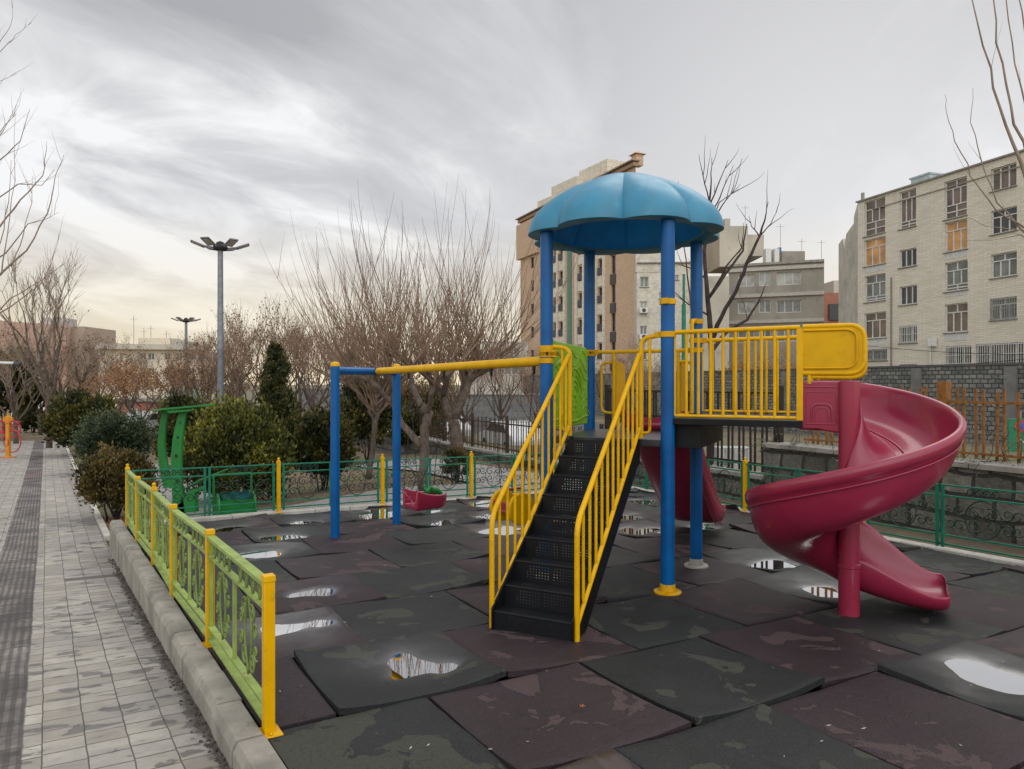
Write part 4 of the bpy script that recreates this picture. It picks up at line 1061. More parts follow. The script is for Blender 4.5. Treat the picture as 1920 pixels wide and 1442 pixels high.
# ------------------------------------------------------------------ stone garden wall, iron fence, street wall
WD = V((-.468, .884, 0)); WN = V((.884, .468, 0)); W0 = V((5.9, 8.2, 0))   # runs back and to the left
GW = mat_brick('garden_wall_stone', (.085, .084, .068), (.27, .26, .215), (.022, .02, .017), .42, .27, (-.468, .884), msz=.026, bump=1.0, stain=.75, staincol=(.055, .05, .038), dist=.17, vscale=2.2)
COPE = plain('wall_coping_stone', (.28, .265, .235), .9, var=.2, scale=3, dirt=.6, dirtcol=(.09, .085, .07), bump=.6, bscale=60)
gw = thing('garden_wall', 'low rough stone garden wall with a slab coping behind the right green fence', 'wall', (W0.x, W0.y, zg(8.2)))
def wallrun(t0, t1, ztop, th=.38):
    m = MB(); a = W0+WD*t0; b = W0+WD*t1; nseg = max(1, int(abs(t1-t0)/.9))
    zb0 = min(zg(a.y), zg(b.y))-.4
    m.prism([V((a.x, a.y, zb0)), V((b.x, b.y, zb0)), V((b.x, b.y, ztop)), V((a.x, a.y, ztop))], WN*th); w = m.build('wall', GW, gw, fixn=True)
    t = t0
    while t < t1-.05:
        L = min(.95, t1-t); m = MB(); c = W0+WD*(t+L/2)+WN*(th/2); m.box((c.x, c.y, ztop+.035+rng.uniform(-.004, .004)), (L-.015, th+.12, .07), WD); m.build('coping', COPE, gw, bevel=.008); t += L
wallrun(-7, 3.85, .60); wallrun(3.86, 8.6, .06); wallrun(8.61, 30, -.40)
# iron pickets on and behind it
fi = thing('railing', 'tall picket railing, rusty brown and black, standing on the stone garden wall', 'railing', (W0.x+.3, W0.y, .6))
def pickets(t0, t1, zb_, zt, mat_, step, off=.2, rails=(.12, .8), posts=1.9, pst=None, pw=.10, kw=.028):
    t = t0; m = MB(); k = 0
    while t < t1:
        j = .5 if k % 2 else 0; c = W0+WD*(t)+WN*off; tt = rng.uniform(-.012, .012)
        m.bar((c.x, c.y, zb_+rng.uniform(-.03, .02)), (c.x+tt, c.y, zt+rng.uniform(-.04, .04)), kw, kw, WD); t += step*(1.28 if k % 2 else .72); k += 1
    for rr_ in rails:
        a = W0+WD*t0+WN*(off-.02); b = W0+WD*t1+WN*(off-.02); z = zb_+(zt-zb_)*rr_; m.bar((a.x, a.y, z), (b.x, b.y, z), .03, .035)
    m.build('pickets', mat_, fi)
    t = t0 if pst is None else pst
    while t < t1+.01:
        c = W0+WD*t+WN*(off); m = MB(); m.bar((c.x, c.y, zb_-.2), (c.x, c.y, zt+.1), pw, pw, WD); m.build('post', mat_, fi, bevel=.004); t += posts
BKI = plain('black_iron', (.018, .015, .013), .6, var=.3, dirt=.7, dirtcol=(.09, .04, .015))
pickets(-6, 3.5, .62, 1.56, RUST, .125, .55, (.12, .82), 2.6, 1.256-5.2, .13)
pickets(3.8, 8.6, .10, 1.50, BKI, .13, .3, (.12, .62, .98), 2.4)
pickets(8.7, 27, -.36, .62, plain('rust_black_iron', (.05, .03, .018), .7, var=.4, scale=4, dirt=.9, dirtcol=(.16, .08, .03)), .14, .2, (.14, .86), 2.3, None, .07, .02)

# tall wall of squared stones across the street
SD = V((-.313, .95, 0)); SN = V((.95, .313, 0)); SO = V((18.2, 37.0, 0))
SW_ = mat_brick('squared_stone', (.13, .14, .135), (.34, .34, .315), (.03, .03, .03), .34, .20, (-.313, .95), msz=.026, bump=1.0, stain=.55, staincol=(.08, .08, .078), dist=.09, vscale=.35)
sw = thing('stone_wall', 'tall wall of squared grey stones with concrete pillars below the cream building', 'wall', (SO.x, SO.y, -1.5))
m = MB(); a = SO-SD*24; b = SO+SD*55
m.prism([V((a.x, a.y, -2)), V((b.x, b.y, -2)), V((b.x, b.y, 2.36)), V((a.x, a.y, 2.36))], SN*.6); m.build('wall', SW_, sw, fixn=True)
m = MB(); a2 = SO-SD*24-SN*.08; b2 = SO-SD*9.5-SN*.08; m.prism([V((a2.x, a2.y, 2.3)), V((b2.x, b2.y, 2.3)), V((b2.x, b2.y, 2.85)), V((a2.x, a2.y, 2.85))], SN*.7); m.build('wall', SW_, sw, fixn=True)
m = MB(); m.bar((SO-SD*9.4)+UP*2.42-SN*-.3, (SO+SD*55)+UP*2.42+SN*.3, .72, .1); m.build('coping', plain('dark_coping', (.10, .10, .098), .9), sw)
for k in range(11):
    c = SO-SD*12.5+SD*(k*4.6)-SN*.04; m = MB(); m.box((c.x, c.y, .17), (.5, .16, 4.3), SD); m.build('pillar', plain('grey_concrete', (.17, .17, .165), .9, var=.15, scale=1.5, dirt=.3), sw)
sheet('street', [(9.5, 4), (19, 6), (-4, 90), (-10, 60)], ASPH, .02, 20, lambda X, Y: zg(min(Y, 40))-.15 if Y < 40 else zg(40)-.15)

# ------------------------------------------------------------------ buildings
GLASS = {}
def glass(name, col, rough=.12, spec=.5):
    if name in GLASS: return GLASS[name]
    m, nt, b = nodes(name); t = NT(nt); P = t.pos(); n = t.noise(P, .9, 3, .6)
    t.put(b.inputs['Base Color'], t.mix(t.step(n, .35, .65), tuple(c*.6 for c in col), tuple(min(1, c*1.25) for c in col))); b.inputs['Roughness'].default_value = rough; b.inputs['Specular IOR Level'].default_value = spec
    GLASS[name] = m; return m
GD = glass('dark_window_glass', (.045, .048, .052)); GBR = glass('brown_curtain_glass', (.15, .11, .085)); GOR = glass('orange_blind_glass', (.50, .27, .10), .4); GPA = glass('pale_curtain_glass', (.34, .35, .32), .4); GGR = glass('grey_curtain_glass', (.16, .17, .16), .3)
WHF = plain('white_window_frame', (.62, .62, .60), .5, dirt=.2); DKF = plain('dark_window_frame', (.05, .05, .055), .5); BARS = plain('window_bars', (.30, .30, .30), .6)
class Facade:
    def __init__(s, root, O, d, mat_): s.root = root; s.O = V(O); s.d = V((d[0], d[1], 0)).normalized(); s.n = V((s.d.y, -s.d.x, 0)); s.n = s.n if s.n.dot(-s.O) > 0 else -s.n; s.mat = mat_; s.holes = []
    def ucoord(s, px):
        k = (px-960)/F; return (k*s.O.y-s.O.x)/(s.d.x-k*s.d.y)
    def z(s, px, py): Y = (s.O+s.d*s.ucoord(px)).y; return CH-(py-HZ)/F*Y
    def rect(s, x0, y0, x1, y1):
        xm = (x0+x1)/2; return s.ucoord(x0), s.ucoord(x1), s.z(xm, y1), s.z(xm, y0)
    def P(s, u, z, o=0): p = s.O+s.d*u+s.n*o; return V((p.x, p.y, z))
    def wall(s, u0, u1, z0, z1, name='wall', thick=None, mat_=None, back=None):
        hs = [(max(min(a, b), u0), min(max(a, b), u1), max(c, z0), min(d, z1)) for a, b, c, d in s.holes]; hs = [h for h in hs if h[1]-h[0] > .01 and h[3]-h[2] > .01]
        us = sorted(set([u0, u1]+[h[0] for h in hs]+[h[1] for h in hs])); zs = sorted(set([z0, z1]+[h[2] for h in hs]+[h[3] for h in hs])); m = MB()
        for i in range(len(us)-1):
            for j in range(len(zs)-1):
                uc = (us[i]+us[i+1])/2; zc = (zs[j]+zs[j+1])/2
                if any(h[0] < uc < h[1] and h[2] < zc < h[3] for h in hs): continue
                m.quad(s.P(us[i], zs[j]), s.P(us[i+1], zs[j]), s.P(us[i+1], zs[j+1]), s.P(us[i], zs[j+1]))
        for a, b, c, d in hs:
            for (ua, za), (ub, zb__) in (((a, c), (b, c)), ((b, c), (b, d)), ((b, d), (a, d)), ((a, d), (a, c))): m.quad(s.P(ua, za), s.P(ub, zb__), s.P(ub, zb__, -.28), s.P(ua, za, -.28))
        if thick and back:
            bk = V((*back, 0))*thick; q = lambda u, z: s.P(u, z)+bk
            for u in (u0, u1): m.quad(s.P(u, z0), s.P(u, z1), q(u, z1), q(u, z0))
            m.quad(s.P(u0, z1), s.P(u1, z1), q(u1, z1), q(u0, z1)); m.quad(q(u0, z0), q(u1, z0), q(u1, z1), q(u0, z1))
        elif thick:
            m.quad(s.P(u0, z0), s.P(u0, z1), s.P(u0, z1, -thick), s.P(u0, z0, -thick)); m.quad(s.P(u1, z0), s.P(u1, z1), s.P(u1, z1, -thick), s.P(u1, z0, -thick))
            m.quad(s.P(u0, z1), s.P(u1, z1), s.P(u1, z1, -thick), s.P(u0, z1, -thick)); m.quad(s.P(u0, z0, -thick), s.P(u1, z0, -thick), s.P(u1, z1, -thick), s.P(u0, z1, -thick))
        return m.build(name, mat_ or s.mat, s.root)
    def window(s, r, cols=3, trans=.35, frame=WHF, gl=GD, t=.07, bars=0, lower=0, panel=None, rec=.16, sill=True, extra=None):
        u0, u1, z0, z1 = min(r[0], r[1]), max(r[0], r[1]), r[2], r[3]; s.holes.append((u0, u1, z0, z1))
        m = MB(); o = -rec; B = lambda ua, za, ub, zb__, w=t: m.bar(s.P(ua, za, o), s.P(ub, zb__, o), .06, w, s.d if abs(ub-ua) < .01 else UP)
        B(u0, z0+t/2, u1, z0+t/2); B(u0, z1-t/2, u1, z1-t/2); B(u0+t/2, z0, u0+t/2, z1); B(u1-t/2, z0, u1-t/2, z1)
        zt = z1-(z1-z0)*trans if trans else z1; zl = z0+(z1-z0)*lower
        if trans: B(u0, zt, u1, zt)
        if lower: B(u0, zl, u1, zl)
        for k in range(1, cols): u = u0+(u1-u0)*k/cols; B(u, zl, u, zt)
        if trans or lower: u = (u0+u1)/2; 
        if trans: B(u, zt, u, z1)
        if lower: B(u, z0, u, zl); B(u0, z0+(zl-z0)*.5, u1, z0+(zl-z0)*.5)
        w = m.build('window', frame, s.root)
        m = MB(); m.quad(s.P(u0, z0, o-.03), s.P(u1, z0, o-.03), s.P(u1, z1, o-.03), s.P(u0, z1, o-.03)); m.build('pane', gl, w)
        if bars:
            m = MB(); k = 0
            while u0+k*.16 < u1: m.bar(s.P(u0+k*.16, z0, .02), s.P(u0+k*.16, z1, .02), .03, .03, s.d); k += 1
            for zz in (z0+.1, (z0+z1)/2, z1-.1): m.bar(s.P(u0, zz, .03), s.P(u1, zz, .03), .03, .03)
            m.build('bars', BARS if bars == 1 else WHF, w)
        if sill: m = MB(); m.bar(s.P(u0-.08, z0-.04, .03), s.P(u1+.08, z0-.04, .03), .16, .06); m.build('sill', plain('stained_sill', (.22, .21, .19), .9, dirt=.7), w)
        if panel:
            m = MB(); m.bar(s.P(u0+.02, z0-panel/2-.02, -.02), s.P(u1-.02, z0-panel/2-.02, -.02), .08, panel); m.build('apron', plain('white_apron', (.55, .55, .53), .7, dirt=.3), w)
def blockbox(root, name, px0, px1, ytop, ybot, Y, depth, mat_, rot=0):
    x0, x1 = (px0-960)/F*Y, (px1-960)/F*Y; z1 = CH-(ytop-HZ)/F*Y; z0 = CH-(ybot-HZ)/F*Y
    m = MB(); c = V(((x0+x1)/2, Y+depth/2, (z0+z1)/2)); m.box(c, (x1-x0, depth, z1-z0), (math.cos(rot), math.sin(rot), 0)); return m.build(name, mat_, root)
# --- cream block on the right
DB = thing('apartment_building', 'cream brick apartment block with orange blinds above the stone wall at right', 'building', (27, 57, -1))
dm = mat_brick('cream_slip_brick', (.56, .525, .44), (.69, .645, .55), (.47, .44, .37), .62, .115, (.313, -.95), msz=.018, bump=.55, stain=.28, staincol=(.30, .28, .24), vscale=.12)
fd = Facade(DB, (28.3, 55.7, 0), (.313, -.95), dm)
W = fd.window; r = fd.rect
W(r(1620, 374, 1659, 440), 3, .25, lower=.38, gl=GBR); W(r(1620, 447, 1660, 497), 3, .3, gl=GOR, panel=.5); W(r(1621, 515, 1660, 565), 3, .3, gl=GGR, lower=.2); W(r(1620, 586, 1661, 634), 3, .3, gl=GBR, panel=.55); W(r(1621, 655, 1663, 676), 3, 0, gl=GGR, bars=1)
W(r(1686, 357, 1717, 427), 3, .2, lower=.18, gl=GBR); W(r(1686, 467, 1718, 500), 3, 0, gl=GD); W(r(1686, 536, 1719, 571), 3, 0, gl=GD); W(r(1686, 611, 1719, 643), 3, 0, gl=GD, bars=2); W(r(1687, 683, 1719, 692), 1, 0, gl=GD, bars=1, sill=False)
W(r(1770, 336, 1812, 408), 3, .22, lower=.35, gl=GBR); W(r(1771, 414, 1813, 470), 3, .3, gl=GOR, panel=.5); W(r(1771, 490, 1814, 545), 3, .3, lower=.22, gl=GGR, panel=.35); W(r(1771, 569, 1814, 623), 3, .3, gl=GBR, panel=.55)
W(r(1857, 311, 1905, 354), 3, 0, gl=GBR); W(r(1857, 391, 1906, 436), 3, .3, gl=GD); W(r(1857, 474, 1906, 519), 3, .3, gl=GGR); W(r(1857, 558, 1906, 599), 3, .3, gl=GGR, bars=1)
W(r(1774, 648, 1821, 684), 3, 0, gl=GD, bars=2, sill=False); W(r(1830, 643, 1930, 684), 4, 0, gl=GD, bars=2, sill=False)
for k in range(4): W((12.9, 15.2, 12.6-3*k, 14.5-3*k), 3, .3, gl=GD)
uc = fd.ucoord(1608)
fd.wall(uc, 19, -2, 16.1, thick=9)
m = MB(); m.bar(fd.P(uc-.1, 16.13, -.1), fd.P(19, 16.13, -.1), .5, .12); m.build('parapet', plain('grey_capping', (.25, .24, .22), .8), DB)
for hh in (15.2,): m = MB(); m.bar(fd.P(uc+1.5, hh, .04), fd.P(19, hh, .04), .05, .06); m.build('string_course', COPE, DB)
m = MB(); m.tube([fd.P(fd.ucoord(1672), 2.5, .08), fd.P(fd.ucoord(1672), 9.6, .08)], .05, 6); m.build('drain_pipe', plain('pipe_grey', (.2, .19, .18), .7), DB)
m = MB(); m.box(fd.P(fd.ucoord(1752), 4.5, .2), (.5, .3, .6), fd.d); m.tube([fd.P(fd.ucoord(1746), 4.3, .1), fd.P(fd.ucoord(1746), 2.4, .1)], .05, 6); m.build('meter_box', WHF, DB)
cw = plain('side_concrete', (.50, .475, .42), .9, var=.14, scale=.5, dirt=.4, dirtcol=(.17, .16, .14), bump=.4, bscale=4)
co = fd.P(uc, 0); sdv = V((.20, .98, 0)).normalized(); m = MB()
m.prism([co+UP*-2, co+sdv*1.2+UP*-2, co+sdv*1.2+UP*15.2, co+sdv*.3+UP*15.9, co+UP*16.05], V((1.2, 0, 0)))
m.prism([co+sdv*1.21+UP*-2, co+sdv*6.2+UP*-2, co+sdv*6.2+UP*13.9, co+sdv*4.9+UP*14.15, co+sdv*4.2+UP*13.1, co+sdv*3.6+UP*14.3, co+sdv*1.21+UP*14.7], V((1.2, 0, 0))); m.build('side_wall', cw, DB, fixn=True)
m = MB(); c = fd.P(fd.ucoord(1664), 16.9, -4); m.box(c, (1.7, 1.6, 1.5), fd.d); m.box(c+UP*.8, (1.9, 1.8, .12), fd.d); m.build('roof_cooler', plain('cooler_blue', (.35, .42, .46), .6), DB)
m = MB(); m.tube([fd.P(12.5, 16, -1.2), fd.P(12.5, 17.3, -1.2)], .14, 8); m.lathe(fd.P(12.5, 17.3, -1.2), [(.3, -.1), (.36, .1), (.1, .35), (0, .36)], 10); m.build('roof_vent', GAL, DB)
m = MB(); m.tube([fd.P(uc+.3, 16, -.2), fd.P(uc+.3, 16.8, -.2)], .14, 8); m.build('roof_vent', COPE, DB)

# --- brick tower behind the umbrella roof
AB = thing('brick_building', 'tall tan brick tower block with cream piers and stepped roof huts', 'building', (10, 85, -1))
am = mat_brick('tan_brick', (.49, .34, .225), (.60, .43, .295), (.34, .25, .185), .34, .14, (-.40, .916), msz=.02, bump=.3, stain=.15, staincol=(.33, .22, .16), vscale=.15)
cr_ = mat_brick('cream_cladding', (.66, .61, .50), (.72, .67, .56), (.36, .33, .27), 1.3, .62, (-.40, .916), msz=.02, bump=.15, stain=.2, staincol=(.36, .33, .27), vscale=.2)
tl = mat_brick('green_tile', (.10, .24, .19), (.15, .30, .24), (.08, .15, .12), .3, .2, (-.40, .916), msz=.015, bump=.2, stain=.1)
fa = Facade(AB, (13.0, 75.0, 0), (-.40, .916), am)
SHT = 3.2
for x0, x1, off in ((1146, 1154, 0), (1122, 1131, 0), (1085, 1093, -.1), (1049, 1057, 0), (1038, 1044, 0), (995, 1001, 0)):
    for k in range(-5, 3):
        zt = 15.7+k*SHT+off; u0, u1 = fa.ucoord(x0), fa.ucoord(x1)
        if x0 == 1146: fa.window((u0, u1, zt-2.0, zt), 1, 0, DKF, GD, sill=False, rec=.2)
        elif x0 == 995: fa.window((u0, u1, zt-1.5, zt), 1, 0, DKF, GD, sill=False, rec=.2)
        else: fa.window((u0, u1, zt-1.75, zt), 2, 0, DKF, GD, sill=False, rec=.25)
u_end = fa.ucoord(976)
fa.wall(0, u_end, -2, 24.6, thick=12, back=(.165, .985))
for x0, x1, mt, o in ((1109, 1121, cr_, .12), (1132, 1135, cr_, .12), (1080, 1084, cr_, .12), (1094, 1097, cr_, .12), (1058, 1061, cr_, .12), (1045, 1048, cr_, .12), (1031, 1037, cr_, .12), (1066, 1072, tl, .1), (1146, 1154, DKF, -9)):
    if o < 0: continue
    u0, u1 = fa.ucoord(x0), fa.ucoord(x1); m = MB(); m.bar(fa.P((u0+u1)/2, -2, o/2), fa.P((u0+u1)/2, 23.4, o/2), abs(u1-u0), o+.2, fa.n); m.build('pier', mt, AB)
for x0, x1 in ((1122, 1131), (1085, 1093), (1049, 1057), (1038, 1044)):
    for k in range(-5, 3):
        zt = 15.7+k*SHT; u0, u1 = fa.ucoord(x0), fa.ucoord(x1); m = MB(); m.bar(fa.P(u0, zt-2.5, .06), fa.P(u1, zt-2.5, .06), .16, 1.15); m.build('spandrel', cr_, AB)
        m = MB(); m.bar(fa.P(u0, zt-1.35, .14), fa.P(u1, zt-1.35, .14), .06, .8); m.build('balcony', DKF, AB)
for k in range(-5, 3):
    zt = 15.7+k*SHT; u0, u1 = fa.ucoord(1145), fa.ucoord(1155); m = MB(); m.bar(fa.P(u0, zt-2.6, .05), fa.P(u1, zt-2.6, .05), .14, 1.1); m.build('spandrel', DKF, AB)
m = MB(); m.bar(fa.P(-.4, 24.9, .2), fa.P(u_end+.3, 24.9, .2), 1.0, .14); m.bar(fa.P(-.2, 24.55, .1), fa.P(u_end+.1, 24.55, .1), .6, .4); m.build('cornice', plain('brown_cornice', (.33, .235, .165), .8), AB)
m = MB(); m.bar(fa.P(fa.ucoord(1012), 21.6, .2), fa.P(u_end+.5, 21.6, .2), .5, 4.9); m.build('bay', am, AB)
cb = mat_brick('hut_cladding', (.64, .59, .49), (.70, .65, .55), (.36, .33, .27), 1.2, .6, (1, 0), msz=.02, bump=.15, stain=.2)
for x0, x1, yt, yb, Y in ((1113, 1154, 299, 350, 86), (1055, 1122, 333, 400, 90), (1028, 1062, 361, 420, 96)): blockbox(AB, 'roof_hut', x0, x1, yt, yb, Y, 6, cb, .5)
m = MB(); c = fa.P(.6, 25.2, -.6); m.box(c, (.9, .9, 1.2), fa.d); m.box(c+UP*.75, (1.4, 1.4, .35), fa.d, taper=.3); m.build('chimney', am, AB)
# --- low blocks and walls glimpsed left of the tower
LB2 = thing('apartment_building', 'low pale block with balcony glazing seen left of the front left tower post', 'building', (-3, 88, -1.5))
lw = plain('pale_plaster', (.50, .46, .40), .9, var=.1, scale=.3, dirt=.3, dirtcol=(.3, .27, .23)); fl = Facade(LB2, (-6.0, 88, 0), (1, 0), lw)
for x0, y0, x1, y1 in ((918, 652, 940, 672), (946, 652, 972, 672), (918, 688, 940, 702), (946, 688, 985, 702), (890, 690, 906, 704)): fl.window(fl.rect(x0, y0, x1, y1), 3, 0, gl=GGR, rec=.15, sill=False)
fl.wall(fl.ucoord(872), fl.ucoord(990), -2, fl.z(930, 640), thick=6)
for px0, px1, yt, Y, lab in ((745, 1040, 741, 50, 'grey stone boundary wall behind the trunks of the pollarded trees'), (560, 760, 730, 70, 'dull grey far wall behind the slim pollarded tree')):
    q_ = thing('boundary_wall', lab, 'wall', at((px0+px1)/2, 790, Y)); blockbox(q_, 'wall', px0, px1, yt, 850, Y, .5, mat_brick('dark_block_wall' if Y == 50 else 'dark_block_wall2', (.16, .16, .155), (.22, .22, .21), (.08, .08, .08), .8, .4, (1, 0), bump=.4, stain=.4)); blockbox(q_, 'coping', px0, px1, yt-2.5, yt, Y-.1, .7, COPE)
# --- cream annex with the air conditioners
BB = thing('apartment_building', 'stained cream rendered block joining the brick tower, with small windows', 'building', (17, 73, -1))
bm_ = mat_brick('stained_render', (.60, .565, .475), (.66, .62, .525), (.46, .43, .37), 2.2, 1.1, (1, -.1), msz=.02, bump=.2, stain=.4, staincol=(.30, .28, .24), vscale=.12)
fb = Facade(BB, (12.8, 73.2, 0), (1, -.05), bm_)
for x0, y0, x1, y1, g_ in ((1200, 519, 1216, 538, GGR), (1200, 565, 1213, 586, GPA), (1200, 611, 1213, 631, GGR), (1200, 655, 1213, 675, GD), (1236, 548, 1242, 560, GD), (1266, 516, 1272, 525, GD)): fb.window(fb.rect(x0, y0, x1, y1), 2, 0, gl=g_, rec=.2)
fb.wall(0, fb.ucoord(1322), -2, fb.z(1260, 494), thick=8)
m = MB(); m.bar(fb.P(-.1, fb.z(1215, 494)+.6, -.3), fb.P(fb.ucoord(1239), fb.z(1215, 494)+.6, -.3), .7, 3.0); m.build('upper_wall', bm_, BB)
m = MB(); m.bar(fb.P(0, fb.z(1260, 493), .1), fb.P(fb.ucoord(1322), fb.z(1260, 493), .1), .4, .12); m.build('parapet', COPE, BB)
for (x, y) in ((1206, 583), (1206, 632)):
    c = fb.P(fb.ucoord(x), fb.z(x, y), .35); m = MB(); m.box(c, (.85, .5, .55), fb.d); a_ = m.build('air_conditioner', WHF, BB, bevel=.03); m = MB(); m.lathe(c+fb.n*.26, [(.0, .0), (.2, .0), (.22, -.03)], 14, fb.n); m.build('fan', DKF, a_)
# --- grey rendered block
CB = thing('apartment_building', 'grey rendered apartment block with pale blinds behind the yellow bridge railing', 'building', (27, 74, -1))
gm_ = plain('grey_render', (.29, .265, .225), .9, var=.12, scale=.35, dirt=.35, dirtcol=(.13, .12, .11), bump=.3, bscale=3)
fc = Facade(CB, (27.4, 74.0, 0), (.93, -.37), gm_)
for x0, y0, x1, y1, g_, c_ in ((1384, 515, 1414, 537, GPA, 2), (1423, 507, 1445, 536, GPA, 2), (1456, 510, 1502, 534, GPA, 3), (1383, 565, 1414, 588, GPA, 2), (1423, 563, 1445, 586, GGR, 2), (1456, 563, 1502, 586, GGR, 3), (1384, 620, 1414, 642, GGR, 2), (1423, 617, 1445, 640, GD, 2), (1456, 616, 1502, 640, GGR, 3)): fc.window(fc.rect(x0, y0, x1, y1), c_, 0, gl=g_, rec=.2, sill=False)
fc.wall(fc.ucoord(1366), fc.ucoord(1545), -2, fc.z(1455, 494), thick=10)
for yy in (503, 553, 603):
    m = MB(); zz = fc.z(1500, yy-2); m.bar(fc.P(fc.ucoord(1362), zz, .12), fc.P(fc.ucoord(1545), zz, .12), .24, .35); m.build('band', plain('pale_band', (.42, .39, .35), .85), CB)
m = MB(); m.bar(fc.P(fc.ucoord(1366), fc.z(1455, 494), .05), fc.P(fc.ucoord(1545), fc.z(1455, 494), .05), .4, .25); m.build('parapet', COPE, CB)
gl_ = plain('buff_render', (.45, .415, .345), .9, var=.1, scale=.3, dirt=.35, dirtcol=(.22, .2, .17), bump=.2, bscale=3)
blockbox(CB, 'side_wall', 1318, 1367, 518, 760, 71, 5, gl_)
for x0, x1, yt, yb, Y in ((1349, 1402, 424, 500, 79), (1401, 1432, 440, 480, 80), (1338, 1352, 440, 500, 82)): blockbox(CB, 'roof_hut', x0, x1, yt, yb, Y, 5, gl_)
blockbox(CB, 'chimney', 1359, 1369, 410, 426, 79.5, .9, gl_)
blockbox(CB, 'roof_hut', 1466, 1509, 471, 500, 80, 4, gm_)
for x0, x1 in ((1436, 1446), (1452, 1461)): blockbox(CB, 'roof_cooler', x0, x1, 466, 492, 77, 1, WHF)
blockbox(CB, 'water_tank', 1460, 1465, 464, 474, 77.5, .6, plain('tank_blue', (.05, .16, .35), .5))
m = MB()
for x, yt, yb in ((1397, 385, 426), (1463, 420, 470), (1503, 448, 475), (1540, 450, 485)):
    a = at(x, yb, 78); b = at(x, yt, 78); m.bar(a, b, .035, .035, V((0, 1, 0))); m.bar(b-V((.45, 0, .3)), b+V((.45, 0, -.3)), .025, .025)
m.build('antennas', GAL, CB)
# --- low brick house between the grey and cream blocks
HB = thing('brick_house', 'small red brick house squeezed between the grey block and the cream block', 'house', (40, 95, -1))
rb = mat_brick('red_brick', (.30, .12, .075), (.36, .15, .10), (.2, .12, .1), .4, .16, (1, 0), bump=.2)
blockbox(HB, 'wall', 1543, 1600, 549, 760, 92, 6, rb); blockbox(HB, 'terrace', 1555, 1600, 570, 600, 91.7, .25, DKF); blockbox(HB, 'roof_hut', 1563, 1600, 526, 552, 97, 4, plain('pale_stucco', (.5, .46, .40), .9))
# --- far left buildings
PB = thing('apartment_building', 'dull pink windowless block behind the bare trees at far left', 'building', (-70, 95, -1.6))
pk = plain('pink_render', (.50, .335, .27), .9, var=.08, scale=.2, dirt=.2, dirtcol=(.3, .2, .16))
m = MB(); a = V(((-60-960)/F*88, 88, 0)); b = V(((124-960)/F*98, 98, 0)); z1 = CH+(HZ-606)/F*95
m.prism([a+UP*-2, b+UP*-2, b+UP*(z1-.05), a+UP*z1], V((-3, 12, 0))); m.build('wall', pk, PB, fixn=True)
blockbox(PB, 'side_wing', 124, 158, 612, 770, 100, 8, plain('buff_wing', (.38, .31, .25), .9)); blockbox(PB, 'roof_hut', 80, 120, 596, 612, 99, 3, plain('pale_stucco2', (.42, .40, .38), .9))
QB = thing('apartment_building', 'long cream block with a flat overhanging roof behind the far street lamp', 'building', (-55, 100, -1.6))
qc = plain('cream_render', (.60, .54, .43), .9, var=.08, scale=.2, dirt=.25, dirtcol=(.3, .27, .22))
fq = Facade(QB, ((297-960)/F*96, 96, 0), (1, .25), qc)
for x0 in (262, 278, 308, 330, 352, 370):
    for y0 in (662, 690): fq.window(fq.rect(x0, y0, x0+12, y0+13), 2, 0, gl=GD, frame=WHF, rec=.15, sill=False)
fq.wall(fq.ucoord(185), fq.ucoord(386), -2, fq.z(297, 655), thick=10)
m = MB(); m.bar(fq.P(fq.ucoord(183), fq.z(297, 651), .3), fq.P(fq.ucoord(388), fq.z(297, 651), .3), 1.2, .7); m.build('roof', plain('cream_eave', (.50, .46, .39), .85), QB)
blockbox(QB, 'roof_hut', 259, 319, 634, 652, 103, 5, qc); blockbox(QB, 'roof_cooler', 328, 356, 641, 652, 103, 2, plain('cooler_grey', (.35, .38, .4), .7)); blockbox(QB, 'roof_hut', 199, 224, 644, 652, 102, 3, rb)
m = MB()
for x, yt in ((251, 592), (270, 615), (283, 610), (312, 620), (334, 628)):
    a = at(x, 652, 104); b = at(x, yt, 104); m.bar(a, b, .05, .05, V((0, 1, 0))); m.bar(b-V((.5, 0, .5)), b+V((.5, 0, -.5)), .035, .035)
m.build('antennas', GAL, QB)
m_ = thing('house', 'low mint green hut with a white corner behind the green shelter', 'house', (-28, 62, -1.6)); blockbox(m_, 'wall', 318, 349, 728, 800, 62, 4, plain('mint_paint', (.30, .46, .34), .8)); blockbox(m_, 'corner_trim', 345, 350, 724, 800, 61.8, .3, WHF)
m_ = thing('brick_house', 'low red brick house with a barred window behind the round bushes', 'house', (-30, 60, -1.6)); blockbox(m_, 'wall', 220, 305, 752, 800, 60, 5, rb); m = MB()
for k in range(8): m.bar(at(241+2.4*k, 766, 59.9), at(241+2.4*k, 785, 59.9), .04, .04, V((0, 1, 0)))
m.build('window_bars', WHF, m_); blockbox(m_, 'window', 240, 259, 766, 786, 59.97, .1, GD); blockbox(m_, 'roof', 215, 310, 747, 753, 59.7, 6, COPE)
m_ = thing('boundary_wall', 'white painted wall with a blue mark at the far end of the path', 'wall', (-38, 56, -1.6)); blockbox(m_, 'wall', 20, 112, 751, 820, 56, .3, plain('white_wall', (.62, .60, .57), .85, dirt=.3)); blockbox(m_, 'coping', 18, 114, 747, 751.5, 55.9, .6, COPE)
m = MB(); c = at(51, 762, 55.95); m.tube([c+V((.1, 0, .35)), c+V((.0, 0, .0)), c+V((-.12, 0, -.1)), c+V((-.05, 0, -.35))], .07, 6); m.build('painted_mark', plain('mark_blue', (.05, .3, .65), .6), m_)
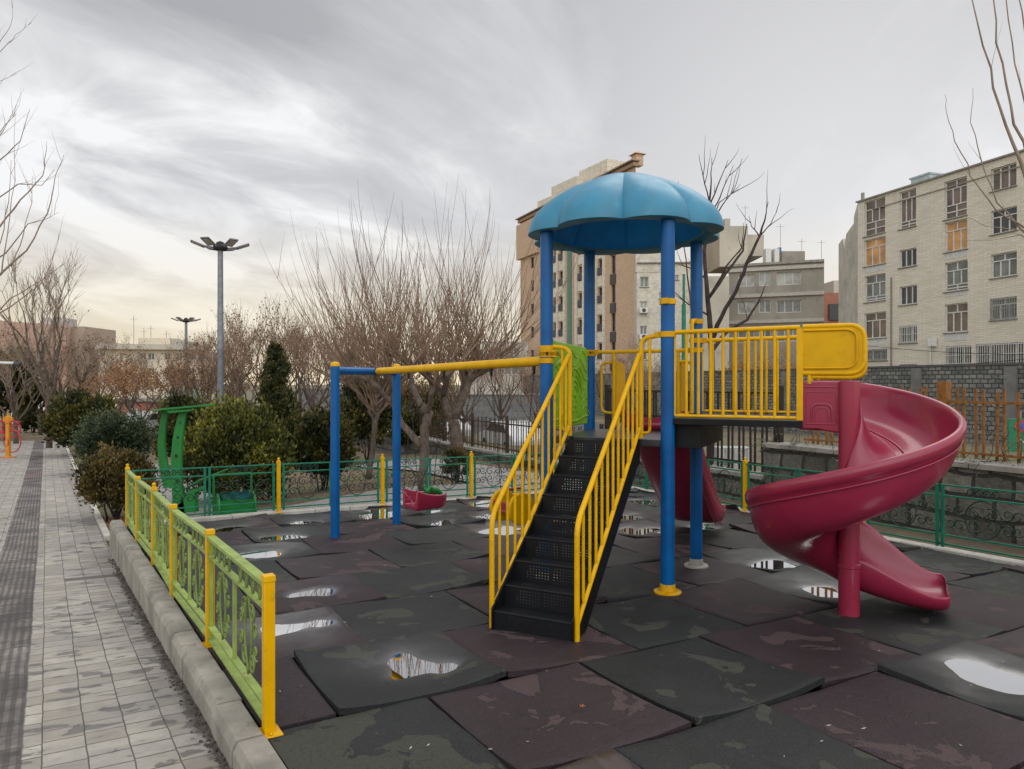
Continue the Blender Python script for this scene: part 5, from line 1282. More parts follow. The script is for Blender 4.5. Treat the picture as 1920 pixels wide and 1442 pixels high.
# ------------------------------------------------------------------ vegetation
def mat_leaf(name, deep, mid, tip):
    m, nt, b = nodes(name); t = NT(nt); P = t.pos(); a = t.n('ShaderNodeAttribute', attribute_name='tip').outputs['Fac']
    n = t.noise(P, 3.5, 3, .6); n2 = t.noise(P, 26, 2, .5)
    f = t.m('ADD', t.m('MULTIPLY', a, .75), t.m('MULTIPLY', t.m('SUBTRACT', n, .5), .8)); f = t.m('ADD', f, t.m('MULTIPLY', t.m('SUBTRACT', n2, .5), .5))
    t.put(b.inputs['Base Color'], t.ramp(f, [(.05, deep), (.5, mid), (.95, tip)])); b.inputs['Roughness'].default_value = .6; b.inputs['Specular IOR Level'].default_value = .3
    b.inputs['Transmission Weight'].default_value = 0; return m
BARK = plain('grey_brown_bark', (.13, .10, .078), .9, var=.3, scale=9, dirt=.5, dirtcol=(.05, .04, .032), bump=.8, bscale=40)
TWIG = plain('reddish_twigs', (.25, .165, .115), .8, var=.25, scale=3)
TWG2 = plain('pale_twigs', (.30, .235, .185), .85, var=.2, scale=3)
DKB = plain('dark_wet_bark', (.045, .03, .026), .8, var=.3, scale=9, bump=.5, bscale=50)
DEAD = plain('dry_leaf', (.25, .13, .06), .85, var=.35, scale=8)
DEAD2 = plain('dry_leaf_orange', (.30, .15, .06), .85, var=.35, scale=6)
def leafy(name, mat_, c, rx, ry, rz, n, leaf=.05, lw=.016, up=.55, clumps=60, shape='round', parent=None, seed=1, hollow=.55):
    r = random.Random(seed); m = MB(); tips = []; c = V(c); cl = []
    for _ in range(clumps):
        while True:
            d = V((r.gauss(0, 1), r.gauss(0, 1), r.gauss(0, 1)))
            if d.length > .1: break
        d.normalize(); rad = r.uniform(hollow, 1.0)
        if shape == 'cone':
            h = r.random()**1.25; w = (1-h)**.75*.95+.05; a = r.uniform(0, 6.28); rad = r.uniform(.35, 1); q = V((math.cos(a)*w*rad, math.sin(a)*w*rad, h*2-1)); d = V((math.cos(a), math.sin(a), .4)).normalized()
        else:
            if d.z < -.8: d.z *= -.5; d.normalize()
            q = d*rad
        s = .85+.3*noise.noise(q*1.7+V((seed, 0, 0)))
        cl.append((V((q.x*rx*s, q.y*ry*s, q.z*rz*s)), d, r.uniform(.55, 1.35)*(1 if shape != 'cone' else .25+.65*(1-h)), r.gauss(0, .2)))
    per = n//clumps
    for q, d, sz, tb in cl:
        ax = (d*(1-up)+UP*up).normalized(); cr_ = (rx+ry+rz)/3*.26*sz
        for _ in range(per):
            o = V((r.gauss(0, 1), r.gauss(0, 1), r.gauss(0, 1)))*cr_*.42; al = r.uniform(-.6, 1); o += ax*(al*cr_*1.0)
            ld = (ax+V((r.gauss(0, .42), r.gauss(0, .42), r.gauss(0, .3)))+o*(.6/cr_)*.5).normalized(); L = leaf*r.uniform(.6, 1.4); sd = ld.orthogonal(); sd.rotate(Matrix.Rotation(r.uniform(0, 6.28), 3, ld)); sd = sd*(lw*r.uniform(.7, 1.3))
            p = c+q+o; k = len(m.v); m.v += [tuple(p-ld*L*.4), tuple(p+sd), tuple(p+ld*L*.6), tuple(p-sd)]; m.f.append((k, k+1, k+2, k+3)); m.mi.append(0)
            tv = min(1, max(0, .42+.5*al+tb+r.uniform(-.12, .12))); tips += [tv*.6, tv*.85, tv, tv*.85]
    o = m.build(name, mat_, parent); a = o.data.attributes.new('tip', 'FLOAT', 'POINT'); a.data.foreach_set('value', tips); return o
def stems(root, c, h, spread, mat_, k=7, seed=2, r0=.02, name='stems'):
    r = random.Random(seed); m = MB()
    for i in range(k):
        a = r.uniform(0, 6.28); t = V((math.cos(a)*spread*r.uniform(.3, 1), math.sin(a)*spread*r.uniform(.3, 1), h)); p0 = V(c)+V((r.gauss(0, .05), r.gauss(0, .05), -.05)); m.tube([p0, p0+t*.4+V((r.gauss(0, .04), r.gauss(0, .04), 0)), V(c)+t], [r0, r0*.8, r0*.4], 5)
    return m.build(name, mat_, root, smooth='all')
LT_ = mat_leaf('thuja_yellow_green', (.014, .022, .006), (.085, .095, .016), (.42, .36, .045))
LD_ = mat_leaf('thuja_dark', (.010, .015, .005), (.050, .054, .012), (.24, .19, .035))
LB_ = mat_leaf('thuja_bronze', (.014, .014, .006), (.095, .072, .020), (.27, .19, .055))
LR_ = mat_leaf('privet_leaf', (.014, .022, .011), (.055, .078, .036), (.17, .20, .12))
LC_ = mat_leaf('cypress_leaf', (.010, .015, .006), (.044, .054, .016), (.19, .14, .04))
def bush(label, px, py, Y, x0, x1, y0, mat_, n, fn=None, shape='round', cat='bush', name='bush', seed=1, leaf=.055, lw=.014, up=.6, clumps=70, low=.25, sp=None):
    g = V(((px-960)/F*Y, Y, 0)); g.z = terr(g.x, Y); h = CH-(y0-HZ)/F*Y-g.z; w = (x1-x0)/F*Y/2
    t = thing(name, label, cat, g, None)
    rz = h*(1-low*.5)/2; c = g+UP*(h-rz)
    leafy('foliage', mat_, c, w*.98, w*.9, rz*1.02, n, leaf, lw, up, clumps, shape, t, seed)
    stems(t, g, h*.7, w*.5, DKB, 9, seed); return t
bush('dark olive thuja bush beside the far part of the paved path', 155, 842, 27, 92, 219, 742, LD_, 20000, seed=3, leaf=.13, lw=.035, clumps=90, up=.55)
bush('round clipped grey-green bush between the thujas by the path', 215, 880, 20.5, 146, 283, 782, LR_, 26000, seed=4, leaf=.055, lw=.02, up=.25, clumps=220, low=.1)
bush('bronze brown thuja bush nearest the corner of the side fence', 216, 950, 12.2, 148, 288, 850, LB_, 26000, seed=5, leaf=.06, lw=.015, up=.55, clumps=90, low=.15)
bush('large yellow-green thuja bush behind the green litter bin', 440, 905, 14.2, 344, 542, 763, LT_, 36000, seed=6, leaf=.085, lw=.019, up=.72, clumps=120, low=.0)
bush('tall conical cypress with a russet tip behind the large thuja', 515, 830, 22, 446, 584, 650, LC_, 26000, shape='cone', cat='conifer', name='cypress', seed=7, leaf=.12, lw=.03, up=.6, clumps=170, low=.0)
bush('dark green thuja bush between the cypress and the swing frame', 605, 900, 15.6, 540, 668, 772, LD_, 17000, seed=8, leaf=.09, lw=.024, up=.6, clumps=90)
bush('dark thuja bush behind the green shelter roof', 345, 870, 18.5, 296, 405, 738, LD_, 14000, seed=9, leaf=.10, lw=.027, up=.6, clumps=80)
bush('small dark shrub wrapped around the foot of the twin-stemmed tree', 857, 905, 14.6, 832, 892, 838, LB_, 4000, seed=10, leaf=.05, lw=.01, clumps=40)
bush('black-green conifer at the far left behind the exercise machine', 12, 830, 38, -60, 72, 655, LD_, 9000, seed=12, leaf=.28, lw=.07, clumps=70)
bush('dark hedge-like bush at the far end of the path', 62, 812, 44, 28, 82, 770, LD_, 4000, seed=13, leaf=.22, lw=.06, clumps=50)
bush('shadowy evergreen bush behind the swing frame crossbar', 690, 850, 24, 640, 760, 690, LD_, 9000, seed=14, leaf=.14, lw=.035, clumps=80)
bush('low dark evergreen behind the middle of the back fence', 780, 850, 27, 738, 850, 775, LD_, 6000, seed=15, leaf=.12, lw=.03, clumps=60)
bush('long dark tangle of shrubs along the far wall behind the swing', 760, 840, 40, 640, 905, 728, LB_, 12000, seed=24, leaf=.16, lw=.03, up=.6, clumps=120)
# dry ground cover below the bronze thuja and along the fence
m = MB(); rr = random.Random(8)
for i in range(5200):
    if i < 2600: v = rr.uniform(9.3, 13.5); u = -rr.uniform(.12, 1.8); p = pp(u, v)
    elif i < 3400: t = rr.random(); p = V((BF[1][0]+(BF[2][0]-BF[1][0])*t, BF[1][1]+(BF[2][1]-BF[1][1])*t, 0))+V((rr.uniform(-.1, .1), rr.uniform(.1, .35), 0))
    else: p = V((rr.uniform(-6, 2), rr.uniform(13, 22), 0))
    p.z = terr(p.x, p.y)+.0; a = rr.uniform(0, 6.28); h = rr.uniform(.02, .10); s = rr.uniform(.006, .018); d = V((math.cos(a), math.sin(a), 0)); k = len(m.v)
    lean = V((rr.gauss(0, .04), rr.gauss(0, .04), 0)); m.v += [tuple(p-d*s), tuple(p+d*s), tuple(p+lean+UP*h)]; m.f.append((k, k+1, k+2)); m.mi.append(0)
tag(m.build('ground_cover', DEAD), 'dry brown grass and leaf litter in the beds beyond the fences', 'ground cover', kind='stuff')

# bare trees
def wander(r, p, d, L, n, bend, pull, j=.12):
    pts = [V(p)]; d = V(d).normalized()
    for i in range(n):
        d = (d+V((r.gauss(0, j), r.gauss(0, j), r.gauss(0, j)))+V(pull)*bend/n).normalized(); pts.append(pts[-1]+d*(L/n))
    return pts, d
def shoots(mb, r, org, d0, n, L, spread, r0=.009, pull=.9, sides=3, sub=0, out=None):
    for _ in range(n):
        a = r.uniform(0, 6.28); s = spread*math.sqrt(r.random()); d = (V(d0).normalized()+V((math.cos(a)*s, math.sin(a)*s, r.uniform(-.1, .3)))).normalized()
        ll = L*r.uniform(.55, 1.1); pts, _d = wander(r, V(org)+V((r.gauss(0, .04), r.gauss(0, .04), r.gauss(0, .04))), d, ll, 6, pull, (0, 0, 1), .045)
        rr_ = r0*r.uniform(.7, 1.15); mb.tube(pts, [rr_*(1-.13*k) for k in range(6)]+[rr_*.18], sides, cap=False)
        for _ in range(sub):
            k = r.randint(1, 4); a2 = r.uniform(0, 6.28); d2 = (pts[k+1]-pts[k]).normalized()+V((math.cos(a2), math.sin(a2), .2))*.6
            p2, _ = wander(r, pts[k], d2, ll*r.uniform(.2, .5), 4, .8, (0, 0, 1), .1); mb.tube(p2, [rr_*.6, rr_*.5, rr_*.4, rr_*.3, rr_*.1], sides, cap=False)
        if out is not None: out.append(pts)
def pollard(label, base, Yd, limbs, nsh, L, seed, spread=.75, r0=.0085):
    """limbs: polylines of (px, py, dY, radius); shoots spring from limb ends and along the last stretch"""
    r = random.Random(seed); g = V(((base[0]-960)/F*Yd, Yd, 0)); g.z = terr(g.x, Yd)-.05
    t = thing('pollarded_tree', label, 'tree', g, 'pollarded trees behind the back fence')
    m = MB(); ends = []
    for lb in limbs:
        pts = []; rad = []
        for px, py, dy, w in lb: pts.append(at(px, py, Yd+dy)); rad.append(w)
        q = []; qr = []
        for i in range(len(pts)-1):
            for k in range(4):
                f = k/4; q.append(pts[i].lerp(pts[i+1], f)+V((r.gauss(0, .012), r.gauss(0, .012), r.gauss(0, .012)))); qr.append((rad[i]+(rad[i+1]-rad[i])*f)*r.uniform(.94, 1.09))
        q.append(pts[-1]); qr.append(rad[-1]); m.tube(q, qr, 9); 
        if rad[-1] < .07:
            m.lathe(pts[-1], [(0, -.05), (rad[-1]*1.2, -.02), (rad[-1]*1.5, .02), (rad[-1]*.9, .06), (0, .07)], 8); dd = (pts[-1]-pts[-2]).normalized(); ends.append((pts[-1], dd)); ends.append((pts[-1].lerp(pts[-2], .35), dd)); ends.append((pts[-1].lerp(pts[-2], .7), dd))
    m.build('trunk', BARK, t, smooth='all')
    m = MB(); ne = len(ends)
    for i, (p, d) in enumerate(ends):
        k = nsh//ne; bias = V((p.x-g.x, (p.y-g.y), 0))*.6+UP*.6+d*.5; m2 = []
        # secondary knobs
        for _ in range(4):
            a = r.uniform(0, 6.28); d2 = (bias.normalized()+V((math.cos(a)*.8, math.sin(a)*.8, r.uniform(-.3, .4)))).normalized(); p2, dl = wander(r, p, d2, r.uniform(.3, 1.25), 4, .5, (0, 0, 1), .16); m.tube(p2, [.026, .022, .019, .016, .012], 5, cap=False)
            for q in p2[1:]: shoots(m, r, q, dl+UP*.15, max(1, k//16), L*(1.0 if q is p2[-1] else .7), spread, r0, 1.1, 3, 1 if r.random() < .5 else 0)
    m.build('crown', TWIG, t, smooth='all'); return t
pollard('knobbly pollarded tree with a forked grey trunk just behind the back fence', (792, 915), 13.2,
        [[(793, 920, 0, .10), (795, 860, 0, .085), (797, 800, 0, .08), (803, 775, 0, .085), (790, 762, 0, .075)],
         [(792, 835, 0, .075), (760, 805, .1, .06), (738, 760, .2, .055), (700, 720, .2, .05), (665, 700, .2, .045)],
         [(790, 762, 0, .065), (772, 720, .2, .05), (770, 690, .3, .045)], [(803, 775, 0, .06), (808, 740, -.3, .05), (832, 705, -.4, .045)], [(738, 760, .2, .045), (735, 720, -.4, .04), (720, 700, -.6, .035)]], 280, 2.6, 21, 1.2, .0095)
pollard('broad pollarded tree with twin spreading limbs beside the garden wall', (855, 850), 15.8,
        [[(862, 860, 0, .15), (852, 800, 0, .13), (845, 780, 0, .12)], [(845, 785, 0, .11), (830, 745, .1, .09), (812, 715, .2, .08), (792, 695, .2, .06)], [(850, 785, 0, .10), (868, 745, 0, .085), (880, 715, 0, .075), (900, 690, 0, .06)], [(868, 745, 0, .07), (872, 700, .3, .06)],
         [(830, 745, .1, .07), (842, 700, -.4, .055)], [(812, 715, .2, .06), (770, 680, -.3, .045), (740, 668, -.5, .04)], [(880, 715, 0, .05), (930, 680, -.3, .04)]], 500, 3.25, 33, 1.25, .0105)
pollard('slim leaning pollarded tree left of the far swing post', (694, 893), 15.4,
        [[(690, 898, 0, .075), (697, 850, 0, .06), (703, 795, 0, .055), (708, 770, 0, .05)], [(703, 795, 0, .045), (690, 765, 0, .04), (668, 735, 0, .035), (645, 715, 0, .03)], [(708, 770, 0, .04), (722, 745, 0, .035), (735, 730, 0, .03)], [(706, 770, 0, .04), (705, 735, 0, .03)]], 120, 2.9, 45, .9, .0095)
# dark bare tree behind the roof
def spx(label, base, Yd, lines, mat_, name='bare_tree', grp=None, twigs=2, seed=5, tw=.008):
    r = random.Random(seed); g = V(((base[0]-960)/F*Yd, Yd, 0)); g.z = terr(g.x, Yd)-.05; t = thing(name, label, 'tree', g, grp); m = MB(); mc = MB()
    for ln in lines:
        q = []; qr = []
        for i in range(len(ln)-1):
            a = at(ln[i][0], ln[i][1], Yd+ln[i][2]); b = at(ln[i+1][0], ln[i+1][1], Yd+ln[i+1][2])
            for k in range(3): q.append(a.lerp(b, k/3)+V((r.gauss(0, .008), r.gauss(0, .008), 0))); qr.append(ln[i][3]+(ln[i+1][3]-ln[i][3])*k/3)
        q.append(at(ln[-1][0], ln[-1][1], Yd+ln[-1][2])); qr.append(ln[-1][3]); (m if ln[0][3] > .05 else mc).tube(q, qr, 7 if ln[0][3] > .03 else 5, cap=False)
        for _ in range(twigs):
            k = r.randint(len(q)//3, len(q)-2); d = (q[k+1]-q[k]).normalized(); a = r.uniform(0, 6.28); p2, _d = wander(r, q[k], d+V((math.cos(a), math.sin(a)*.5, .3))*.7, r.uniform(.2, .8), 4, .4, (0, 0, 1), .12); mc.tube(p2, [tw, tw*.8, tw*.6, tw*.4, tw*.2], 4, cap=False)
    if m.v: m.build('trunk', mat_, t, smooth='all')
    mc.build('crown', mat_, t, smooth='all'); return t
spx('dark bare tree with whippy forked limbs behind the tower roof', (1330, 870), 13.5,
    [[(1331, 880, 0, .075), (1333, 780, 0, .065), (1334, 660, 0, .055), (1328, 560, 0, .045), (1320, 470, 0, .032), (1330, 390, 0, .024), (1333, 340, 0, .012), (1334, 296, 0, .004)],
     [(1334, 640, 0, .05), (1352, 595, -.2, .04), (1380, 545, -.3, .035), (1400, 495, -.4, .032), (1425, 440, -.4, .022), (1437, 400, -.4, .01), (1440, 378, -.4, .004)],
     [(1336, 655, 0, .042), (1365, 620, .2, .034), (1400, 600, .3, .026), (1425, 560, .3, .015), (1437, 530, .3, .005)],
     [(1328, 560, 0, .035), (1360, 515, .2, .028), (1392, 470, .3, .02), (1400, 420, .3, .008)], [(1330, 560, 0, .025), (1362, 500, -.2, .018), (1390, 465, -.2, .01), (1393, 418, -.2, .004)],
     [(1330, 390, 0, .016), (1345, 350, 0, .012), (1365, 300, 0, .004)], [(1332, 400, 0, .016), (1350, 370, .2, .012), (1375, 310, .2, .004)], [(1330, 375, 0, .014), (1318, 330, 0, .009), (1310, 290, 0, .004)], [(1340, 405, 0, .014), (1362, 375, 0, .01), (1388, 345, 0, .003)], [(1336, 420, 0, .014), (1348, 380, 0, .01), (1385, 355, 0, .003)],
     [(1322, 520, 0, .02), (1300, 505, 0, .014), (1270, 495, 0, .006)], [(1424, 443, -.4, .014), (1410, 425, -.4, .008), (1404, 405, -.4, .003)], [(1424, 443, -.4, .014), (1445, 420, -.4, .008), (1458, 388, -.4, .003)], [(1326, 590, 0, .02), (1290, 570, 0, .014), (1262, 545, 0, .006)], [(1300, 620, 0, .018), (1290, 520, 0, .014), (1278, 420, 0, .007), (1272, 340, 0, .003)]], DKB, seed=9, twigs=2)
# shoots reaching in from a tree outside the frame on the right
spx('tall bare tree at the right edge with long shoots arching over the cream building', (2015, 1000), 7.4,
    [[(2030, 1010, 0, .08), (2020, 700, 0, .07), (2000, 480, 0, .05)], [(2000, 480, 0, .03), (1925, 340, 0, .02), (1885, 235, 0, .014), (1855, 130, 0, .010), (1822, 0, 0, .006), (1815, -60, 0, .003)], [(2000, 430, 0, .025), (1930, 300, 0, .016), (1893, 200, 0, .012), (1868, 80, 0, .009), (1860, -40, 0, .005)],
     [(2000, 520, .3, .02), (1925, 430, .3, .012), (1870, 395, .3, .009), (1820, 330, .3, .006), (1790, 265, .3, .005), (1774, 210, .3, .003), (1771, 178, .3, .002)], [(2005, 560, .3, .014), (1930, 445, .3, .010), (1872, 380, .3, .008), (1838, 300, .3, .006), (1822, 230, .3, .004), (1823, 165, .3, .002)],
     [(2000, 400, -.3, .018), (1940, 250, -.3, .010), (1900, 120, -.3, .007), (1885, 0, -.3, .005)], [(2000, 300, -.2, .014), (1930, 100, -.2, .008), (1905, -20, -.2, .005)], [(1990, 470, 0, .012), (1920, 432, 0, .006), (1850, 425, 0, .004), (1806, 405, 0, .002)], [(1990, 500, 0, .01), (1915, 440, 0, .006), (1860, 450, 0, .004), (1790, 452, 0, .002)]], TWG2, seed=19, twigs=1, tw=.003)
# tree outside the frame on the left: branches curve up into the picture
def bigtree(label, px, Y, H, seed, mat_b, mat_t, lean=(0, 0), levels=4, n0=7, spread=.8, grp=None, leaves=None, nl=0, name='bare_tree', rad=.12, Lf=.42, lower=.3, upw=.6, fin=3, lf=.05, rtw=.006):
    r = random.Random(seed); g = V(((px-960)/F*Y, Y, 0)); g.z = terr(g.x, Y)-.05; t = thing(name, label, 'tree', g, grp); m = MB(); mc = MB(); tips_ = []
    trunk, d = wander(r, g, (lean[0], lean[1], 1), H*lower, 4, .2, (0, 0, 1), .05); m.tube(trunk, [rad, rad*.9, rad*.85, rad*.8, rad*.75], 8)
    def grow(p, d, L, rad_, lv):
        pts, dl = wander(r, p, d, L, 5, upw, (0, 0, 1), .11); k = [rad_*(1-.1*i) for i in range(6)]
        (m if rad_ > .03 else mc).tube(pts, k, 6 if rad_ > .03 else (4 if rad_ > .012 else 3), cap=False)
        if lv <= 0:
            tips_.extend(pts[2:]); return
        nb = r.randint(2, 3)+(1 if lv == levels else 0)+(fin if lv == 1 else 0)
        for i in range(nb):
            a = r.uniform(0, 6.28); s = spread*r.uniform(.55, 1.1); q = pts[-1] if i < 2 else pts[r.randint(1, 4)]
            dd = (dl+V((math.cos(a)*s, math.sin(a)*s, r.uniform(-.2, .25)))).normalized(); grow(q, dd, L*r.uniform(.62, .86), max(rtw*.6, rad_*.56), lv-1)
    for i in range(n0):
        a = 6.283*i/n0+r.uniform(-.4, .4); grow(trunk[-1] if i % 2 else trunk[-2], V((math.cos(a)*spread, math.sin(a)*spread, r.uniform(.5, 1.1))), H*Lf*r.uniform(.8, 1.1)*.62, rad*.55, levels-1)
    m.build('trunk', mat_b, t, smooth='all'); mc.build('crown', mat_t, t, smooth='all')
    if leaves:
        L_ = MB()
        for _ in range(nl):
            p = r.choice(tips_)+V((r.gauss(0, .12), r.gauss(0, .12), r.gauss(0, .12)-.03)); a = V((r.gauss(0, 1), r.gauss(0, 1), r.gauss(0, 1))).normalized(); b = a.orthogonal().normalized()*lf*.5; a = a*lf*r.uniform(.6, 1.3); k = len(L_.v)
            L_.v += [tuple(p), tuple(p+a*.5+b), tuple(p+a), tuple(p+a*.5-b)]; L_.f.append((k, k+1, k+2, k+3)); L_.mi.append(0)
        L_.build('leaves', leaves, t)
    return t
spx('bare tree at the left edge whose thin branches curve up over the path', (-190, 1010), 12.5,
    [[(-190, 1010, 0, .13), (-180, 800, 0, .11), (-150, 650, 0, .09)], [(-150, 650, 0, .045), (-60, 575, 0, .03), (0, 515, 0, .02), (50, 470, 0, .014), (90, 400, 0, .010), (105, 330, 0, .006), (121, 290, 0, .003)],
     [(-150, 640, 0, .04), (-60, 480, 0, .025), (0, 425, 0, .016), (40, 375, 0, .012), (80, 330, 0, .008), (88, 285, 0, .005), (89, 265, 0, .002)], [(-60, 480, .2, .02), (-20, 385, .2, .013), (35, 345, .2, .009), (80, 348, .2, .006), (103, 318, .2, .003)],
     [(-150, 630, .3, .03), (-60, 400, .3, .018), (0, 300, .3, .011), (40, 265, .3, .007), (57, 205, .3, .003)], [(-100, 620, -.2, .03), (-40, 610, -.2, .018), (20, 575, -.2, .012), (75, 535, -.2, .008), (100, 490, -.2, .005), (111, 437, -.2, .002)],
     [(-60, 400, .3, .014), (-30, 290, .3, .009), (10, 235, .3, .006), (32, 213, .3, .003)], [(-90, 420, .4, .014), (-30, 130, .4, .008), (0, 83, .4, .006), (22, 50, .4, .004), (26, 0, .4, .002)], [(-30, 130, .4, .007), (15, 82, .4, .005), (42, 58, .4, .003), (60, 44, .4, .002)],
     [(-60, 250, .2, .008), (-10, 158, .2, .005), (34, 138, .2, .002)], [(-60, 520, .4, .02), (10, 475, .4, .012), (55, 420, .4, .008), (85, 412, .4, .005), (112, 398, .4, .002)], [(-40, 620, .3, .016), (20, 560, .3, .010), (80, 525, .3, .007), (125, 492, .3, .003)],
     [(-60, 330, 0, .012), (-5, 262, 0, .008), (20, 225, 0, .004), (30, 210, 0, .002)], [(0, 515, 0, .012), (15, 440, 0, .008), (28, 340, 0, .005), (30, 215, 0, .002)], [(20, 500, 0, .010), (45, 440, 0, .007), (60, 380, 0, .005), (62, 330, 0, .002)], [(-60, 560, 0, .014), (0, 455, 0, .009), (18, 380, 0, .006), (22, 300, 0, .003)]], TWG2, seed=64, twigs=3, tw=.004)
bigtree('tall pale bare tree rising above the pink block', 92, 31, 8.6, 62, BARK, TWG2, levels=5, n0=6, spread=.62, rad=.13, lower=.32, upw=.65, fin=3, rtw=.014)
G_ = 'bare and brown-leaved trees at the back of the park'
protoA = bigtree('brown-leaved tree with dense twigs behind the dark thuja by the path', 262, 33, 4.9, 71, BARK, TWIG, levels=5, n0=7, spread=.95, leaves=DEAD2, nl=1500, grp=G_, rad=.1, lower=.25, upw=.45, fin=3, lf=.09, rtw=.010, name='leafy_brown_tree')
protoB = bigtree('twiggy bare tree without leaves between the two street lamps', 385, 34, 6.0, 72, BARK, TWIG, levels=5, n0=8, spread=.8, leaves=DEAD, nl=250, grp=G_, rad=.1, lower=.22, upw=.8, fin=3, lf=.08, rtw=.010)
protoC = bigtree('pale twiggy tree in front of the pink block', 128, 36, 6.4, 73, BARK, TWG2, levels=5, n0=8, spread=.85, leaves=DEAD, nl=350, grp=G_, rad=.13, lower=.25, upw=.7, fin=4, lf=.10, rtw=.011)
def put(proto, label, px, Y, s, rz, sz=None):
    c = copy_tree(proto); x = (px-960)/F*Y; c.location = (x, Y, terr(x, Y)-.05); c.rotation_euler.z = rz; c.scale = (s, s, sz or s); c['label'] = label
put(protoA, 'brown-leaved tree right of the pink block, rusty crown over the brick house', 205, 37, 1.0, 1.2)
put(protoA, 'orange-brown tree crown in front of the cream block, left of its lamp', 312, 39, 1.0, 2.6)
put(protoC, 'pale twiggy tree at the far left behind the exercise machine', 30, 34, .9, 2.2)
put(protoC, 'grey twiggy tree just left of the cream block', 175, 46, .95, 4.0)
put(protoB, 'purple-brown bare tree just left of the near street lamp', 392, 44, 1.0, 1.0)
put(protoA, 'brown tree half hidden behind the near street lamp pole', 440, 36, 1.0, 4.4)
put(protoB, 'reddish bare tree directly left of the conical cypress', 470, 30, 1.0, 2.1)
put(protoB, 'reddish bare tree directly right of the conical cypress', 560, 31, 1.05, 3.3)
put(protoC, 'taller twiggy tree behind the conical cypress', 505, 40, 1.15, 5.2)
put(protoB, 'bare tree behind the blue swing frame', 630, 29, .95, .4)
put(protoB, 'thin bare tree behind the slim pollarded tree', 705, 33, .9, 5.6)
put(protoC, 'grey bare tree on the far side of the street, left of the tower', 940, 36, .8, 1.9)
put(protoB, 'bare street tree seen between the green panel and the stair rail', 1010, 30, .72, 2.9)
put(protoC, 'pale bare street tree seen through the slide opening of the tower', 1215, 27, .62, .9)
put(protoB, 'bare street tree behind the stair head', 1160, 34, .8, 4.9)
put(protoA, 'leafy brown street tree before the grey block, behind the bridge railing', 1490, 46, 1.22, .3)
put(protoA, 'brown-leaved street tree left of the bridge railing end', 1400, 50, 1.15, 5.0)
put(protoC, 'thin bare street tree behind the tall rusty picket fence', 1560, 33, .6, 3.0)
put(protoB, 'reddish bare tree between the near lamp pole and the shelter roof', 350, 38, .8, 2.2)
put(protoC, 'grey bare tree behind the brick house and round bush', 245, 52, 1.0, 0.8)
put(protoB, 'bare tree far left beside the white boundary wall', 75, 42, 1.0, 3.9)
put(protoB, 'tallest reddish bare tree left of the swing frame', 590, 42, 1.25, 1.7)
put(protoC, 'bare tree right behind the near lamp pole', 425, 50, 1.2, 3.1)
put(protoB, 'bare tree behind the twin-stemmed pollarded tree', 870, 33, .85, 2.4)
put(protoA, 'low brown tree behind the slim pollarded tree', 745, 38, .9, 3.5)
# climber over the garden wall and twigs behind the pickets
r = random.Random(77)
for (label, px0, px1, dt, n) in (('dry grey-leaved climber spilling over the coping left of the spiral slide', 1395, 1560, 0, 900), ('straggly climber on the coping right of the spiral slide', 1785, 1900, 1, 700)):
    m = MB(); ml = MB(); t0 = 3.6 if not dt else -1.0; t1 = 1.0 if not dt else .4
    c0 = W0+WD*((t0+t1)/2); th = thing('climber', label, 'climber', (c0.x, c0.y, .6), 'climbers on the garden wall')
    for _ in range(34):
        t = r.uniform(min(t0, t1)-.2, max(t0, t1)+.3); p = W0+WD*t+WN*r.uniform(-.02, .35); p = V((p.x, p.y, .66)); pts, d = wander(r, p, (r.gauss(0, .6), -.5+r.gauss(0, .5), r.uniform(-.3, .7)), r.uniform(.2, .6), 6, .9, (0, 0, -1 if r.random() < .6 else .6), .25); m.tube(pts, [.005, .005, .004, .004, .003, .003, .002], 4, cap=False)
        for _ in range(n//34):
            q = r.choice(pts)+V((r.gauss(0, .035), r.gauss(0, .035), r.gauss(0, .035))); a = V((r.gauss(0, 1), r.gauss(0, 1), r.gauss(0, 1))).normalized()*.03; b = a.orthogonal().normalized()*.010; k = len(ml.v); ml.v += [tuple(q), tuple(q+a*.5+b), tuple(q+a), tuple(q+a*.5-b)]; ml.f.append((k, k+1, k+2, k+3)); ml.mi.append(0)
    m.build('stems', DKB, th, smooth='all'); ml.build('leaves', plain('grey_green_leaf', (.13, .135, .09), .7, var=.4, scale=20), th)
th = thing('shrub', 'tangled leafless shrub behind the rusty pickets', 'shrub', (W0.x+.8, W0.y+1, .2)); m = MB()
for _ in range(150):
    t = r.uniform(-4, 4.5); p = W0+WD*t+WN*r.uniform(.6, 1.4); pts, d = wander(r, V((p.x, p.y, .3)), (r.gauss(0, .5), r.gauss(0, .5), 1), r.uniform(.5, 1.5), 6, .2, (0, 0, 1), .22); m.tube(pts, [.008, .007, .006, .005, .004, .003, .002], 4, cap=False)
m.build('stems', plain('pale_dry_stem', (.20, .17, .14), .9), th, smooth='all')

